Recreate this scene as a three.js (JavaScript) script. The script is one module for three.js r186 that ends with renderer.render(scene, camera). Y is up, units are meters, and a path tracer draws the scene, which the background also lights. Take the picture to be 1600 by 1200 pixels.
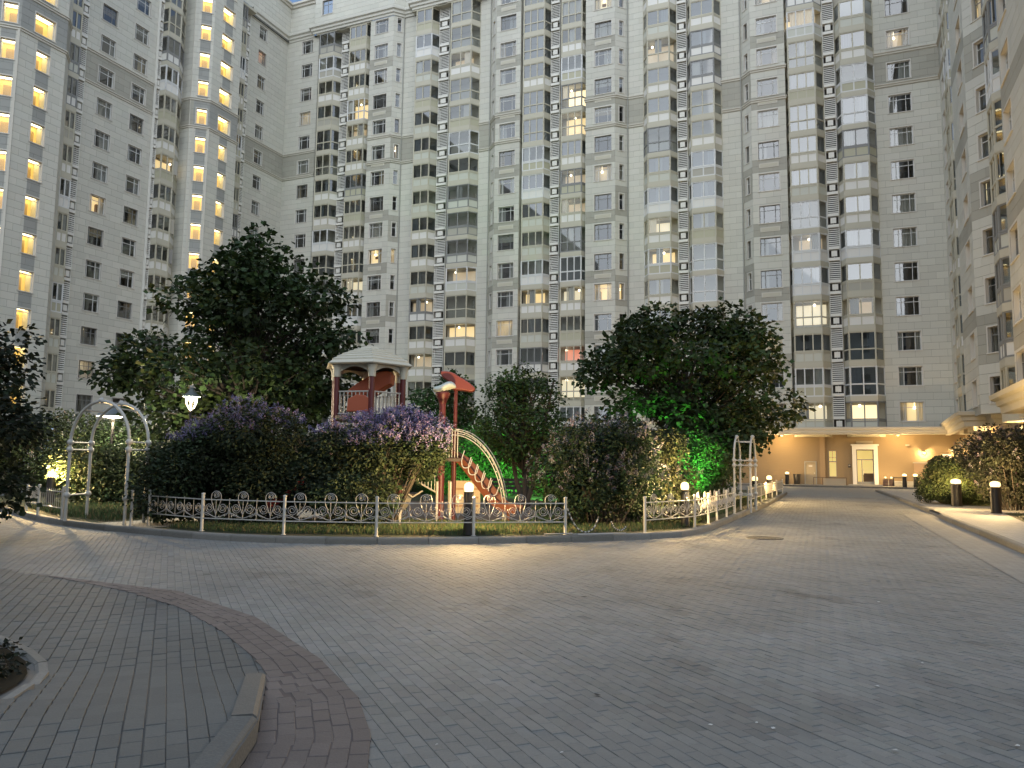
import * as THREE from 'three';
import { mergeGeometries } from 'three/addons/utils/BufferGeometryUtils.js';

// ------------------------------------------------------------------ camera, sky, soft western light, exposure
const scene = new THREE.Scene();
const camera = new THREE.PerspectiveCamera(52.42, 4 / 3, 0.1, 2000);
camera.position.set(0, 1.6, 0);
camera.rotation.set(0.100965, 0, 0.012596, 'XYZ');

const renderer = new THREE.WebGLRenderer({ antialias: true });
renderer.toneMapping = THREE.LinearToneMapping;
renderer.toneMappingExposure = 0.92;
renderer.shadowMap.enabled = true;

const SKY = { zenith: [0.22, 0.54, 1.22], low: [0.46, 0.70, 1.04], west: [1.01, 1.06, 1.07], glow: 2.85 };
const WEST = new THREE.Vector3(-0.25, 0.18, 1).normalize();
{
  const W = 512, H = 256, d = new Float32Array(W * H * 4), v = new THREE.Vector3();
  for (let j = 0; j < H; j++) for (let i = 0; i < W; i++) {
    const el = ((j + 0.5) / H - 0.5) * Math.PI, az = ((i + 0.5) / W - 0.5) * 2 * Math.PI;
    v.set(Math.cos(el) * Math.cos(az), Math.sin(el), Math.cos(el) * Math.sin(az));
    const t = Math.pow(Math.max(0, Math.sin(el)), 0.6), c = v.dot(WEST), g = Math.pow(0.5 + 0.5 * c, 2.0) * SKY.glow;
    const o = (j * W + i) * 4;
    for (let k = 0; k < 3; k++) {
      const base = SKY.low[k] * (1 - t) + SKY.zenith[k] * t;
      d[o + k] = base * 0.46 + SKY.west[k] * g * (1 - 0.35 * t);
    }
    d[o + 3] = 1;
  }
  const tex = new THREE.DataTexture(d, W, H, THREE.RGBAFormat, THREE.FloatType);
  tex.mapping = THREE.EquirectangularReflectionMapping;
  tex.magFilter = tex.minFilter = THREE.LinearFilter; tex.needsUpdate = true;
  scene.background = tex; scene.environment = tex;
}
const afterglow = new THREE.DirectionalLight(new THREE.Color().setRGB(1, 0.97, 0.95), 0.25);
afterglow.name = 'afterglow';
afterglow.position.copy(WEST).multiplyScalar(120).add(new THREE.Vector3(0, 40, -30));
afterglow.target.position.set(0, 5, -30);
afterglow.castShadow = true; afterglow.shadow.radius = 60;
Object.assign(afterglow.shadow.camera, { left: -90, right: 90, top: 90, bottom: -90, near: 1, far: 400 });
scene.add(afterglow, afterglow.target);

// ------------------------------------------------------------------ helpers
function rng(seed) { let a = seed >>> 0; return () => { a = (a + 0x6D2B79F5) | 0; let t = Math.imul(a ^ (a >>> 15), 1 | a); t = (t + Math.imul(t ^ (t >>> 7), 61 | t)) ^ t; return ((t ^ (t >>> 14)) >>> 0) / 4294967296; }; }
const R = rng(20240611);
const rr = (a, b, r = R) => a + (b - a) * r();
const V = (x, y, z) => new THREE.Vector3(x, y, z);
const rgb = (r, g, b) => new THREE.Color().setRGB(r, g, b);
const smooth = (a, b, x) => { const t = Math.min(1, Math.max(0, (x - a) / (b - a))); return t * t * (3 - 2 * t); };
const taken = {};
function numbered(n) { const k = (taken[n] = (taken[n] || 0) + 1); return k === 1 ? n : n + '_' + String(k - 1).padStart(3, '0'); }
function std(r, g, b, roughness = 0.8, extra = {}) { return new THREE.MeshStandardMaterial({ color: rgb(r, g, b), roughness, metalness: 0, ...extra }); }
function phys(o) { return new THREE.MeshPhysicalMaterial(o); }
function glowMat(r, g, b, k = 1) { return new THREE.MeshStandardMaterial({ color: rgb(0.6, 0.55, 0.45), roughness: 0.8, emissive: rgb(r, g, b), emissiveIntensity: k }); }
function mesh(name, geometry, material, parent, pos) {
  const m = new THREE.Mesh(geometry, material); m.name = name; m.castShadow = m.receiveShadow = true;
  if (pos) m.position.set(pos[0], pos[1], pos[2]);
  if (parent) parent.add(m);
  return m;
}
function thing(name, label, category, pos = [0, 0, 0], turn = 0, group) {
  const g = new THREE.Group(); g.name = numbered(name); g.position.set(pos[0], pos[1], pos[2]); g.rotation.y = turn;
  g.userData = { label, category }; if (group) g.userData.group = group;
  scene.add(g); return g;
}
function setting(name, geometry, material) { const m = mesh(numbered(name), geometry, material, scene); m.userData = { kind: 'structure' }; return m; }
// geometry helpers: all return indexed or plain geometry with position, normal, uv
const plain = (g) => { const n = g.index ? g.toNonIndexed() : g; for (const k of Object.keys(n.attributes)) if (!['position', 'normal', 'uv', 'color'].includes(k)) n.deleteAttribute(k); return n; };
function merge(list) { const l = list.map(plain); const col = l.some((g) => g.attributes.color); if (!col) return mergeGeometries(l); return mergeGeometries(l); }
function box(w, h, d, x = 0, y = 0, z = 0) { return new THREE.BoxGeometry(w, h, d).translate(x, y, z); }
function boxAt(x0, x1, y0, y1, z0, z1) { return box(x1 - x0, y1 - y0, z1 - z0, (x0 + x1) / 2, (y0 + y1) / 2, (z0 + z1) / 2); }
function tube(points, r, seg = 24, rad = 8, closed = false) { return new THREE.TubeGeometry(new THREE.CatmullRomCurve3(points.map((p) => (p.isVector3 ? p : V(...p))), closed, 'centripetal'), seg, r, rad, closed); }
function rod(a, b, r, rad = 8, r2 = r) {
  a = a.isVector3 ? a : V(...a); b = b.isVector3 ? b : V(...b);
  const d = b.clone().sub(a), g = new THREE.CylinderGeometry(r2, r, d.length(), rad);
  g.applyQuaternion(new THREE.Quaternion().setFromUnitVectors(V(0, 1, 0), d.normalize()));
  return g.translate((a.x + b.x) / 2, (a.y + b.y) / 2, (a.z + b.z) / 2);
}
function ball(r, x, y, z, n = 12) { return new THREE.SphereGeometry(r, n, Math.max(6, n * 0.7 | 0)).translate(x, y, z); }
function lathe(pts, n = 20) { return new THREE.LatheGeometry(pts.map((p) => new THREE.Vector2(p[0], p[1])), n); }
class Soup { // loose triangles with optional colours
  constructor() { this.p = []; this.n = []; this.u = []; this.c = []; }
  tri(a, b, c, col, uv) {
    const e = [b[0] - a[0], b[1] - a[1], b[2] - a[2]], f = [c[0] - a[0], c[1] - a[1], c[2] - a[2]];
    let x = e[1] * f[2] - e[2] * f[1], y = e[2] * f[0] - e[0] * f[2], z = e[0] * f[1] - e[1] * f[0];
    const l = Math.hypot(x, y, z) || 1; x /= l; y /= l; z /= l;
    for (const q of [a, b, c]) { this.p.push(q[0], q[1], q[2]); this.n.push(x, y, z); if (col) this.c.push(col[0], col[1], col[2]); }
    if (uv) this.u.push(...uv[0], ...uv[1], ...uv[2]); else this.u.push(0, 0, 1, 0, 0, 1);
  }
  quad(a, b, c, d, col, uv) { this.tri(a, b, c, col, uv && [uv[0], uv[1], uv[2]]); this.tri(a, c, d, col, uv && [uv[0], uv[2], uv[3]]); }
  geo() {
    const g = new THREE.BufferGeometry();
    g.setAttribute('position', new THREE.Float32BufferAttribute(this.p, 3)); g.setAttribute('normal', new THREE.Float32BufferAttribute(this.n, 3)); g.setAttribute('uv', new THREE.Float32BufferAttribute(this.u, 2));
    if (this.c.length) g.setAttribute('color', new THREE.Float32BufferAttribute(this.c, 3));
    return g;
  }
}
// a profile [[out, up], ...] swept along a plan path [[x, z], ...]; the outside is on the left of +x walking direction turned to +z
function sweep(path, profile, closed = false) {
  const s = new Soup(), n = path.length, off = [];
  const nor = (a, b) => { const l = Math.hypot(b[0] - a[0], b[1] - a[1]) || 1; return [-(b[1] - a[1]) / l, (b[0] - a[0]) / l]; };
  for (let i = 0; i < n; i++) {
    const a = closed ? path[(i + n - 1) % n] : path[Math.max(0, i - 1)], b = path[i], c = closed ? path[(i + 1) % n] : path[Math.min(n - 1, i + 1)];
    const n1 = a === b ? nor(b, c) : nor(a, b), n2 = b === c ? n1 : nor(b, c);
    const m = [n1[0] + n2[0], n1[1] + n2[1]], d = (m[0] * n1[0] + m[1] * n1[1]) || 1, k = Math.min(2.5, 2 / Math.max(0.4, d)) / 2;
    off.push([m[0] * k, m[1] * k]);
  }
  const at = (i, p) => [path[i][0] + off[i][0] * p[0], p[1], path[i][1] + off[i][1] * p[0]];
  let run = 0;
  for (let i = 0; i < (closed ? n : n - 1); i++) {
    const j = (i + 1) % n, L = Math.hypot(path[j][0] - path[i][0], path[j][1] - path[i][1]); let w = 0;
    for (let q = 0; q + 1 < profile.length; q++) {
      const w2 = w + Math.hypot(profile[q + 1][0] - profile[q][0], profile[q + 1][1] - profile[q][1]);
      s.quad(at(i, profile[q]), at(j, profile[q]), at(j, profile[q + 1]), at(i, profile[q + 1]), null, [[run, w], [run + L, w], [run + L, w2], [run, w2]]); w = w2;
    }
    run += L;
  }
  return s.geo();
}
function noiseTexture(size, seed, fn, srgb = false) {
  const d = new Uint8Array(size * size * 4), r = rng(seed), f = fn(r, size);
  for (let y = 0; y < size; y++) for (let x = 0; x < size; x++) { const c = f(x, y), o = (y * size + x) * 4; for (let k = 0; k < 3; k++) d[o + k] = Math.max(0, Math.min(255, Math.round(255 * (c.length ? c[k] : c)))); d[o + 3] = 255; }
  const t = new THREE.DataTexture(d, size, size, THREE.RGBAFormat); t.wrapS = t.wrapT = THREE.RepeatWrapping; t.magFilter = THREE.LinearFilter; t.minFilter = THREE.LinearMipmapLinearFilter; t.generateMipmaps = true;
  if (srgb) t.colorSpace = THREE.SRGBColorSpace; t.needsUpdate = true; return t;
}
// tileable value noise over a lattice of `cells`
function lattice(r, cells) { const a = new Float32Array(cells * cells).map(() => r()); const w = (i) => ((i % cells) + cells) % cells; return (u, v) => { const x = u * cells, y = v * cells, i = Math.floor(x), j = Math.floor(y), s = (t) => t * t * (3 - 2 * t), p = s(x - i), q = s(y - j); const g = (m, n) => a[w(n) * cells + w(m)]; return (g(i, j) * (1 - p) + g(i + 1, j) * p) * (1 - q) + (g(i, j + 1) * (1 - p) + g(i + 1, j + 1) * p) * q; }; }

const BETA = 0.401838, CB = Math.cos(BETA), SB = Math.sin(BETA); // the blocks stand turned by this angle
const axisAlong = V(CB, 0, SB), axisAway = V(SB, 0, -CB);
const D_MAIN = 73.255, D_LEFT = 61.317, D_RIGHT = 9.3;
// ------------------------------------------------------------------ apartment blocks
const M = {
  joint: std(0.14, 0.14, 0.125, 0.95), stone: std(1, 1, 1, 0.8, { vertexColors: true }),
  trim: std(0.52, 0.49, 0.42, 0.7), trimDark: std(0.30, 0.30, 0.27, 0.8), reveal: std(0.56, 0.53, 0.47, 0.75),
  frameWhite: std(0.60, 0.60, 0.58, 0.5), frameBeige: std(0.45, 0.42, 0.325, 0.55), frameGrey: std(0.22, 0.22, 0.21, 0.5),
  panelWhite: std(0.66, 0.64, 0.59, 0.6), panelCream: std(0.42, 0.40, 0.29, 0.65), panelBeige: std(0.38, 0.36, 0.30, 0.65), panelSage: std(0.50, 0.50, 0.43, 0.65),
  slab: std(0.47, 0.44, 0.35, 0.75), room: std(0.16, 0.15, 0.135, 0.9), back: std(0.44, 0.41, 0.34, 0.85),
  slat: std(0.70, 0.68, 0.62, 0.6), acWhite: std(0.66, 0.64, 0.58, 0.6), strip: std(0.075, 0.07, 0.062, 0.9),
  curtainWhite: std(0.44, 0.42, 0.37, 0.95), curtainGrey: std(0.30, 0.29, 0.27, 0.95), curtainTan: std(0.40, 0.30, 0.17, 0.95), curtainRed: std(0.45, 0.08, 0.06, 0.95),
  sheer: phys({ color: rgb(0.80, 0.74, 0.62), roughness: 1, transmission: 0.55, thickness: 0 }),
  glass: phys({ color: rgb(0.64, 0.67, 0.67), roughness: 0.02, transmission: 1, thickness: 0, ior: 2.1 }),
  glassClear: phys({ color: rgb(0.9, 0.92, 0.92), roughness: 0.02, transmission: 1, thickness: 0, ior: 1.6 }), glassTint: phys({ color: rgb(0.36, 0.41, 0.45), roughness: 0.02, transmission: 1, thickness: 0, ior: 2.3 }),
  cornice: std(0.60, 0.585, 0.52, 0.7), rim: std(0.42, 0.39, 0.32, 0.7), lobby: glowMat(1, 0.70, 0.2, 0.95),
  stair: new THREE.MeshStandardMaterial({ color: rgb(0.62, 0.42, 0.12), roughness: 0.8, emissive: rgb(1, 0.62, 0.14), emissiveIntensity: 0.75 }), stairPaint: std(0.78, 0.72, 0.52, 0.8), stairLamp: glowMat(1, 0.86, 0.5, 7), roomLamp: glowMat(1, 0.86, 0.6, 5), cupboard: std(0.17, 0.10, 0.05, 0.7), stairDoor: std(0.66, 0.42, 0.14, 0.6), litWarm: glowMat(1.0, 0.70, 0.30, 1.0), litBright: glowMat(1.0, 0.80, 0.45, 1.5), litPale: glowMat(1.0, 0.86, 0.58, 0.8), litRed: glowMat(1.0, 0.25, 0.14, 0.8), litDim: glowMat(1.0, 0.72, 0.42, 0.35),
};
const V0 = 36.32, rowV = (k) => V0 - 3 * k;             // height of the middle of the windows in row k; row 10 is the lowest
const cache = {};
const once = (key, f) => (cache[key] ||= f());

// window types: origin in the middle of the opening, z outward, wall face at z = 0
function windowShapes(w, h, lights, transom, deep = 0.2) {
  return once(`w${w}|${h}|${lights}|${transom}|${deep}`, () => {
    const t = 0.055, zf = -deep + 0.05, frames = [boxAt(-w / 2, w / 2, h / 2 - t, h / 2, zf - 0.03, zf + 0.03), boxAt(-w / 2, w / 2, -h / 2, -h / 2 + t, zf - 0.03, zf + 0.03)];
    const xs = [-w / 2, ...lights.map((q) => -w / 2 + q * w), w / 2], panes = [];
    xs.forEach((x, i) => { const b = i === 0 || i === xs.length - 1 ? t : t * 0.8; const c = i === 0 ? x + b / 2 : i === xs.length - 1 ? x - b / 2 : x; frames.push(boxAt(c - b / 2, c + b / 2, -h / 2 + t, h / 2 - t, zf - 0.028, zf + 0.028)); });
    for (let i = 0; i + 1 < xs.length; i++) {
      panes.push(boxAt(xs[i] + t * 0.7, xs[i + 1] - t * 0.7, -h / 2 + t * 0.8, h / 2 - t * 0.8, zf - 0.004, zf + 0.004));
      if (transom) { const y = h / 2 - transom * h; frames.push(boxAt(xs[i] + t * 0.8, xs[i + 1] - t * 0.8, y - 0.025, y + 0.025, zf - 0.026, zf + 0.026)); }
    }
    const s = new Soup(), a = w / 2, b = h / 2, z0 = 0.016, z1 = -deep - 0.12;
    s.quad([-a, -b, z1], [-a, -b, z0], [-a, b, z0], [-a, b, z1]); s.quad([a, -b, z0], [a, -b, z1], [a, b, z1], [a, b, z0]);
    s.quad([-a, b, z1], [-a, b, z0], [a, b, z0], [a, b, z1]); s.quad([-a, -b, z0], [-a, -b, z1], [a, -b, z1], [a, -b, z0]);
    const f = 0.09; // raised band round the opening, and the sill
    const reveal = merge([s.geo(), boxAt(-a - f, -a, -b, b, 0.005, 0.03), boxAt(a, a + f, -b, b, 0.005, 0.03), boxAt(-a - f, a + f, b, b + f, 0.005, 0.03), boxAt(-a - f - 0.03, a + f + 0.03, -b - 0.07, -b - 0.001, -0.06, 0.075)]);
    return { frame: merge(frames), panes: panes.map((p) => { const g = new THREE.PlaneGeometry(1, 1); p.computeBoundingBox(); const q = p.boundingBox; g.scale(q.max.x - q.min.x, q.max.y - q.min.y, 1).translate((q.min.x + q.max.x) / 2, (q.min.y + q.max.y) / 2, (q.min.z + q.max.z) / 2); return g; }), reveal };
  });
}
function pleats(w, h, amp = 0.035, waves = 5) {
  return once(`p${w.toFixed(2)}|${h.toFixed(2)}|${waves}`, () => { const n = waves * 6, g = new THREE.PlaneGeometry(w, h, n, 1), p = g.attributes.position; for (let i = 0; i < p.count; i++) p.setZ(i, amp * Math.sin((p.getX(i) / w + 0.5) * waves * 2 * Math.PI) + amp * 0.5 * Math.sin((p.getX(i) / w) * 17)); g.computeVertexNormals(); return g; });
}
const rf = rng(93);
function furnish(win, w, h, z) { // what shows of a lit room: a hanging lamp, a cupboard, a picture
  const x = w * (rf() - 0.5) * 0.6;
  mesh('room_lamp', once('roomLamp', () => merge([new THREE.SphereGeometry(0.13, 10, 8), rod([0, 0.1, 0], [0, 0.6, 0], 0.012, 5)])), M.roomLamp, win, [x, h * 0.22, z - 0.45]);
  if (rf() < 0.7) mesh('cupboard', once('cupboard', () => box(0.5, 1.1, 0.25)), M.cupboard, win, [w * (rf() < 0.5 ? -0.36 : 0.36), -h * 0.22, z - 0.5]);
  if (rf() < 0.6) mesh('picture', once('picture', () => box(0.42, 0.32, 0.03)), M.cupboard, win, [w * (rf() - 0.5) * 0.5, h * 0.05, z - 0.68]);
}
function addWindow(parent, place, w, h, lights, transom, look = {}) {
  const deep = look.deep || 0.2, s = windowShapes(w, h, lights, transom, deep), win = mesh('window', s.frame, look.frame || M.frameWhite, parent);
  win.position.copy(place.p); win.rotation.y = place.turn;
  mesh('reveal', s.reveal, M.reveal, win);
  s.panes.forEach((g) => mesh('pane', g, look.glass || (look.light ? M.glassClear : M.glass), win));
  if (look.stair) {
    const q = once(`st${w}|${h}`, () => { const a = w / 2 + 0.02, b = h / 2 + 0.02, z0 = -deep - 0.1, z1 = -deep - 0.75, u = new Soup(); u.quad([-a, -b, z1], [-a, -b, z0], [-a, b, z0], [-a, b, z1]); u.quad([a, -b, z0], [a, -b, z1], [a, b, z1], [a, b, z0]); u.quad([-a, -b, z0], [-a, -b, z1], [a, -b, z1], [a, -b, z0]); return { jamb: u.geo(), lamp: new THREE.PlaneGeometry(w, 0.5).rotateX(Math.PI / 2).translate(0, b, -deep - 0.4) }; });
    mesh('jamb', q.jamb, M.stairPaint, win); mesh('ceiling_light', q.lamp, M.stairLamp, win);
    mesh('inner_door', once(`sd${w}`, () => boxAt(-w * 0.26, w * 0.26, -h / 2, h * 0.26, 0, 0.06)), M.stairDoor, win, [w * (rf() * 0.1 - 0.06), 0, -deep - 0.74]);
  }
  if (look.light) mesh('window_light', once(`g${w}|${h}`, () => new THREE.PlaneGeometry(w + 0.5, h + 0.3)), look.light, win, [0, 0, -deep - (look.lightDepth || 0.75)]);
  if (look.light && !look.stair) furnish(win, w, h, -deep);
  for (const c of look.curtains || []) mesh('curtain', pleats(c.w * w, h * (c.h || 0.98), 0.03, Math.max(2, Math.round(c.w * w * 4))), c.m, win, [c.x * w, (h / 2) * (1 - (c.h || 0.98)), -deep - 0.16]);
  return win;
}
function curtainsFor(r, lit) {
  const q = r(), ms = [M.curtainWhite, M.curtainWhite, M.curtainGrey, M.curtainTan], m = ms[(r() * 4) | 0];
  if (lit) return q < 0.55 ? [{ x: -0.34, w: 0.3, m: M.sheer }, { x: 0.34, w: 0.3, m: M.sheer }] : q < 0.8 ? [{ x: 0, w: 1, m: M.sheer }] : [{ x: 0.3, w: 0.38, m: M.curtainTan }];
  return q < 0.22 ? [] : q < 0.45 ? [{ x: -0.36, w: 0.26, m }, { x: 0.36, w: 0.26, m }] : q < 0.6 ? [{ x: 0, w: 1, m: M.sheer }] : q < 0.72 ? [{ x: 0.25, w: 0.5, m }] : q < 0.85 ? [{ x: 0, w: 1, h: 0.45, m }] : [{ x: -0.3, w: 0.4, m: M.curtainGrey }];
}

const soot = lattice(rng(91), 24);
class Block {
  constructor(name, label, group, pos, turn) { this.g = thing(name, label, 'building', pos, turn, group); this.stone = new Soup(); this.joint = new Soup(); this.tiles = []; this.r = rng(name.length * 977 + Math.round(pos[0] * 10)); }
  frameOf(a, b) { const L = Math.hypot(b[0] - a[0], b[1] - a[1]), t = [(b[0] - a[0]) / L, (b[1] - a[1]) / L], n = [-t[1], t[0]]; return { L, t, n, at: (s, v, d = 0) => [a[0] + t[0] * s + n[0] * d, v, a[1] + t[1] * s + n[1] * d], turn: Math.atan2(n[0], n[1]) }; }
  // a clad wall from plan point a to b between heights y0 and y1; openings [s0, s1, v0, v1]; tone(s, v) -> colour
  wall(a, b, y0, y1, openings = [], tone, own = 0, splits = []) {
    const F = this.frameOf(a, b), cuts = [...new Set([0, F.L, ...openings.flatMap((o) => [o[0], o[1]])])].filter((s) => s >= 0 && s <= F.L).sort((p, q) => p - q);
    for (let i = 0; i + 1 < cuts.length; i++) {
      const m = (cuts[i] + cuts[i + 1]) / 2, os = openings.filter((o) => o[0] < m && o[1] > m).sort((p, q) => p[2] - q[2]); let v = y0;
      for (const o of [...os, [0, 0, y1, y1]]) { if (o[2] > v) this.joint.quad(F.at(cuts[i], v), F.at(cuts[i + 1], v), F.at(cuts[i + 1], o[2]), F.at(cuts[i], o[2])); v = Math.max(v, o[3]); }
    }
    const CH = 0.6, CW = 1.2, j = 0.011, jh = 0.019, d = 0.016;
    for (let c = 0, v = y0; v < y1 - 0.05; c++, v += CH) {
      const top = Math.min(v + CH, y1); let s = c % 2 ? -CW / 2 : 0;
      for (; s < F.L; s += CW) {
        const full = [Math.max(0, s) + (s > 0 ? j / 2 : 0), Math.min(F.L, s + CW) - (s + CW < F.L ? j / 2 : 0), v + jh / 2, top - jh / 2];
        if (full[1] - full[0] < 0.03) continue;
        let parts = [full];
        for (const x of splits) parts = parts.flatMap((q) => (x > q[0] + 0.02 && x < q[1] - 0.02 ? [[q[0], x, q[2], q[3]], [x, q[1], q[2], q[3]]] : [q]));
        for (const o of openings) parts = parts.flatMap((q) => {
          if (o[0] >= q[1] || o[1] <= q[0] || o[2] >= q[3] || o[3] <= q[2]) return [q];
          const out = [];
          if (o[0] > q[0]) out.push([q[0], o[0], q[2], q[3]]);
          if (o[1] < q[1]) out.push([o[1], q[1], q[2], q[3]]);
          const l = Math.max(q[0], o[0]), h = Math.min(q[1], o[1]);
          if (o[2] > q[2]) out.push([l, h, q[2], o[2]]);
          if (o[3] < q[3]) out.push([l, h, o[3], q[3]]);
          return out;
        });
        for (const q of parts) {
          if (q[1] - q[0] < 0.03 || q[3] - q[2] < 0.03) continue;
          const base = tone((q[0] + q[1]) / 2, (q[2] + q[3]) / 2), k = 1 + (this.r() - 0.5) * 0.09 + 0.10 * (soot((q[0] + q[1]) * 0.011 + a[0] * 0.037, v * 0.0045 + a[1] * 0.1) - 0.5), col = base.map((x, i) => x * k * (1 + (i - 1) * (this.r() - 0.5) * 0.02));
          if (own && q === full && this.tiles.length < 300 && q[2] < own) this.tiles.push({ F, q, col, base, d });
          else this.tile(this.stone, F, q, col, d);
        }
      }
    }
    return F;
  }
  tile(S, F, q, col, d) {
    const A = (s, v) => F.at(s, v, d), B = (s, v) => F.at(s, v, 0.001);
    S.quad(A(q[0], q[2]), A(q[1], q[2]), A(q[1], q[3]), A(q[0], q[3]), col);
    S.quad(B(q[0], q[2]), B(q[1], q[2]), A(q[1], q[2]), A(q[0], q[2]), col); S.quad(A(q[0], q[3]), A(q[1], q[3]), B(q[1], q[3]), B(q[0], q[3]), col);
    S.quad(B(q[0], q[2]), A(q[0], q[2]), A(q[0], q[3]), B(q[0], q[3]), col); S.quad(A(q[1], q[2]), B(q[1], q[2]), B(q[1], q[3]), A(q[1], q[3]), col);
  }
  place(F, s, v) { const p = F.at(s, v, 0); return { p: V(...p), turn: F.turn }; }
  finish() {
    mesh('wall', this.joint.geo(), M.joint, this.g);
    const c = mesh('cladding_panel', this.stone.geo(), M.stone, this.g); c.userData.kind = 'stuff';
    const tones = {};
    for (const t of this.tiles) {
      const k = (this.r() * 4) | 0, key = t.base.join() + k, m = (tones[key] ||= std(...t.base.map((x) => x * (0.95 + 0.033 * k)), 0.8)), S = new Soup();
      const w = t.q[1] - t.q[0], h = t.q[3] - t.q[2], geo = once(`tile${w.toFixed(3)}|${h.toFixed(3)}`, () => boxAt(-w / 2, w / 2, -h / 2, h / 2, 0.001, t.d));
      const o = mesh('cladding_panel', geo, m, this.g, t.F.at((t.q[0] + t.q[1]) / 2, (t.q[2] + t.q[3]) / 2, 0)); o.rotation.y = t.F.turn;
    }
  }
  // two fine mouldings round a run of wall
  bands(path, v) { mesh('moulding', sweep(path, [[0.012, v - 0.16], [0.10, v - 0.12], [0.10, v - 0.03], [0.06, v - 0.02], [0.06, v + 0.04], [0.15, v + 0.06], [0.15, v + 0.15], [0.012, v + 0.18]]), M.trim, this.g); }
}
const LIGHT = [0.525, 0.51, 0.442], TAN = [0.35, 0.335, 0.28];

// loggias: glazed balconies with a three-sided plan
function loggiaShapes(c, kind) {
  return once(`lg${c.x0}|${c.f0}|${c.f1}|${c.x1}|${c.z}|${kind}|${c.n}`, () => {
    const plan = [[c.x0, c.zr0 || 0], [c.f0, c.z], [c.f1, c.z], [c.x1, c.zr1 || 0]], mid = (c.x0 + c.x1) / 2;
    const f = [], panes = [], panels = [], rails = [0.86, -0.66, ...(kind === 'tall' ? [-1.62] : [-0.80, -1.62])];
    for (let i = 0; i < 3; i++) {
      const a = plan[i], b = plan[i + 1], L = Math.hypot(b[0] - a[0], b[1] - a[1]), t = [(b[0] - a[0]) / L, (b[1] - a[1]) / L], turn = Math.atan2(-t[1], t[0]);
      if (L < 0.25) continue;
      const put = (g) => g.rotateY(turn).translate(a[0] - mid, 0, a[1]);
      const n = i === 1 ? c.n : 1;
      for (const y of rails) f.push(put(boxAt(-0.03, L + 0.03, y - 0.06, y + 0.06, -0.05, 0.045)));
      f.push(put(boxAt(-0.02, L + 0.02, 0.76, 0.82, -0.04, 0.02)));
      for (let q = 0; q <= n; q++) { const x = (L * q) / n; if (q === 0 || q === n) f.push(put(boxAt(x - 0.06, x + 0.06, -1.6, 0.84, -0.055, 0.05))); else f.push(put(boxAt(x - 0.05, x + 0.05, -1.58, 0.82, -0.045, 0.04))); }
      for (let q = 0; q < n; q++) {
        const x0 = (L * q) / n + 0.03, x1 = (L * (q + 1)) / n - 0.03, P = (y0, y1, z) => put(new THREE.PlaneGeometry(x1 - x0, y1 - y0).translate((x0 + x1) / 2, (y0 + y1) / 2, z));
        panes.push(P(-0.63, 0.84, -0.012));
        if (kind === 'tall') panes.push(P(-1.58, -0.69, -0.012)); else panels.push(put(boxAt(x0 + 0.02, x1 - 0.02, -1.57, -0.85, -0.02, 0.012)));
      }
    }
    const lip = 0.07, sh = new THREE.Shape(); // the floor slab with its rim
    const out = [[c.x0 - mid - lip * 0.5, -0.6], [c.x0 - mid - lip * 0.5, (c.zr0 || 0)], [c.f0 - mid - lip * 0.5, c.z + lip], [c.f1 - mid + lip * 0.5, c.z + lip], [c.x1 - mid + lip * 0.5, (c.zr1 || 0)], [c.x1 - mid + lip * 0.5, -0.6]];
    out.forEach((p, i) => (i ? sh.lineTo(p[0], -p[1]) : sh.moveTo(p[0], -p[1])));
    const slab = new THREE.ExtrudeGeometry(sh, { depth: 0.46, bevelEnabled: false }).rotateX(-Math.PI / 2).translate(0, -2.13, 0);
    return { frame: merge(f), panes, panels, slab, mid };
  });
}
function addLoggia(B, c, k, look) {
  const s = loggiaShapes(c, look.kind), o = mesh('loggia', s.frame, look.frame, B.g, [s.mid, rowV(k), 0]);
  mesh('slab', s.slab, M.slab, o);
  s.panes.forEach((g) => mesh('pane', g, look.light ? M.glassClear : look.glass, o)); s.panels.forEach((g) => mesh('parapet_panel', g, look.panel, o));
  const w = c.x1 - c.x0;
  if (look.light) mesh('window_light', once(`lgl${w.toFixed(1)}|${look.span || 0.7}`, () => new THREE.PlaneGeometry(w * (look.span || 0.7), 1.75)), look.light, o, [w * (look.shift || 0), -0.25, -0.36]), mesh('room_lamp', once('roomLamp2', () => new THREE.SphereGeometry(0.12, 10, 8)), M.roomLamp, o, [w * (rf() - 0.5) * 0.5, 0.55, 0.1]);
  for (const q of look.curtains || []) mesh('curtain', pleats(q.w * (c.f1 - c.f0), 1.42, 0.03, Math.max(2, Math.round(q.w * 8))), q.m, o, [q.x * (c.f1 - c.f0), 0.08, c.z - 0.14]);
  return o;
}
function loggiaLook(r, lit) {
  const q = r(), kind = q < 0.24 ? 'tall' : 'panel', p = r(), panel = p < 0.5 ? M.panelWhite : p < 0.72 ? M.panelSage : p < 0.9 ? M.panelCream : M.panelBeige;
  const t = r(), c = r(), m = [M.curtainWhite, M.curtainGrey, M.sheer][(r() * 3) | 0];
  return { kind, panel, frame: t < 0.66 ? M.frameBeige : t < 0.8 ? M.frameWhite : M.frameGrey, glass: r() < 0.4 ? M.glass : M.glassTint, light: lit, span: rr(0.55, 0.85, r), shift: rr(-0.08, 0.08, r),
    curtains: c < 0.45 ? [] : c < 0.62 ? [{ x: -0.3, w: 0.35, m }] : c < 0.78 ? [{ x: 0.3, w: 0.35, m }] : c < 0.84 ? [{ x: 0, w: 0.95, m: M.sheer }] : [{ x: 0, w: 0.3, m }] };
}
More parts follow.
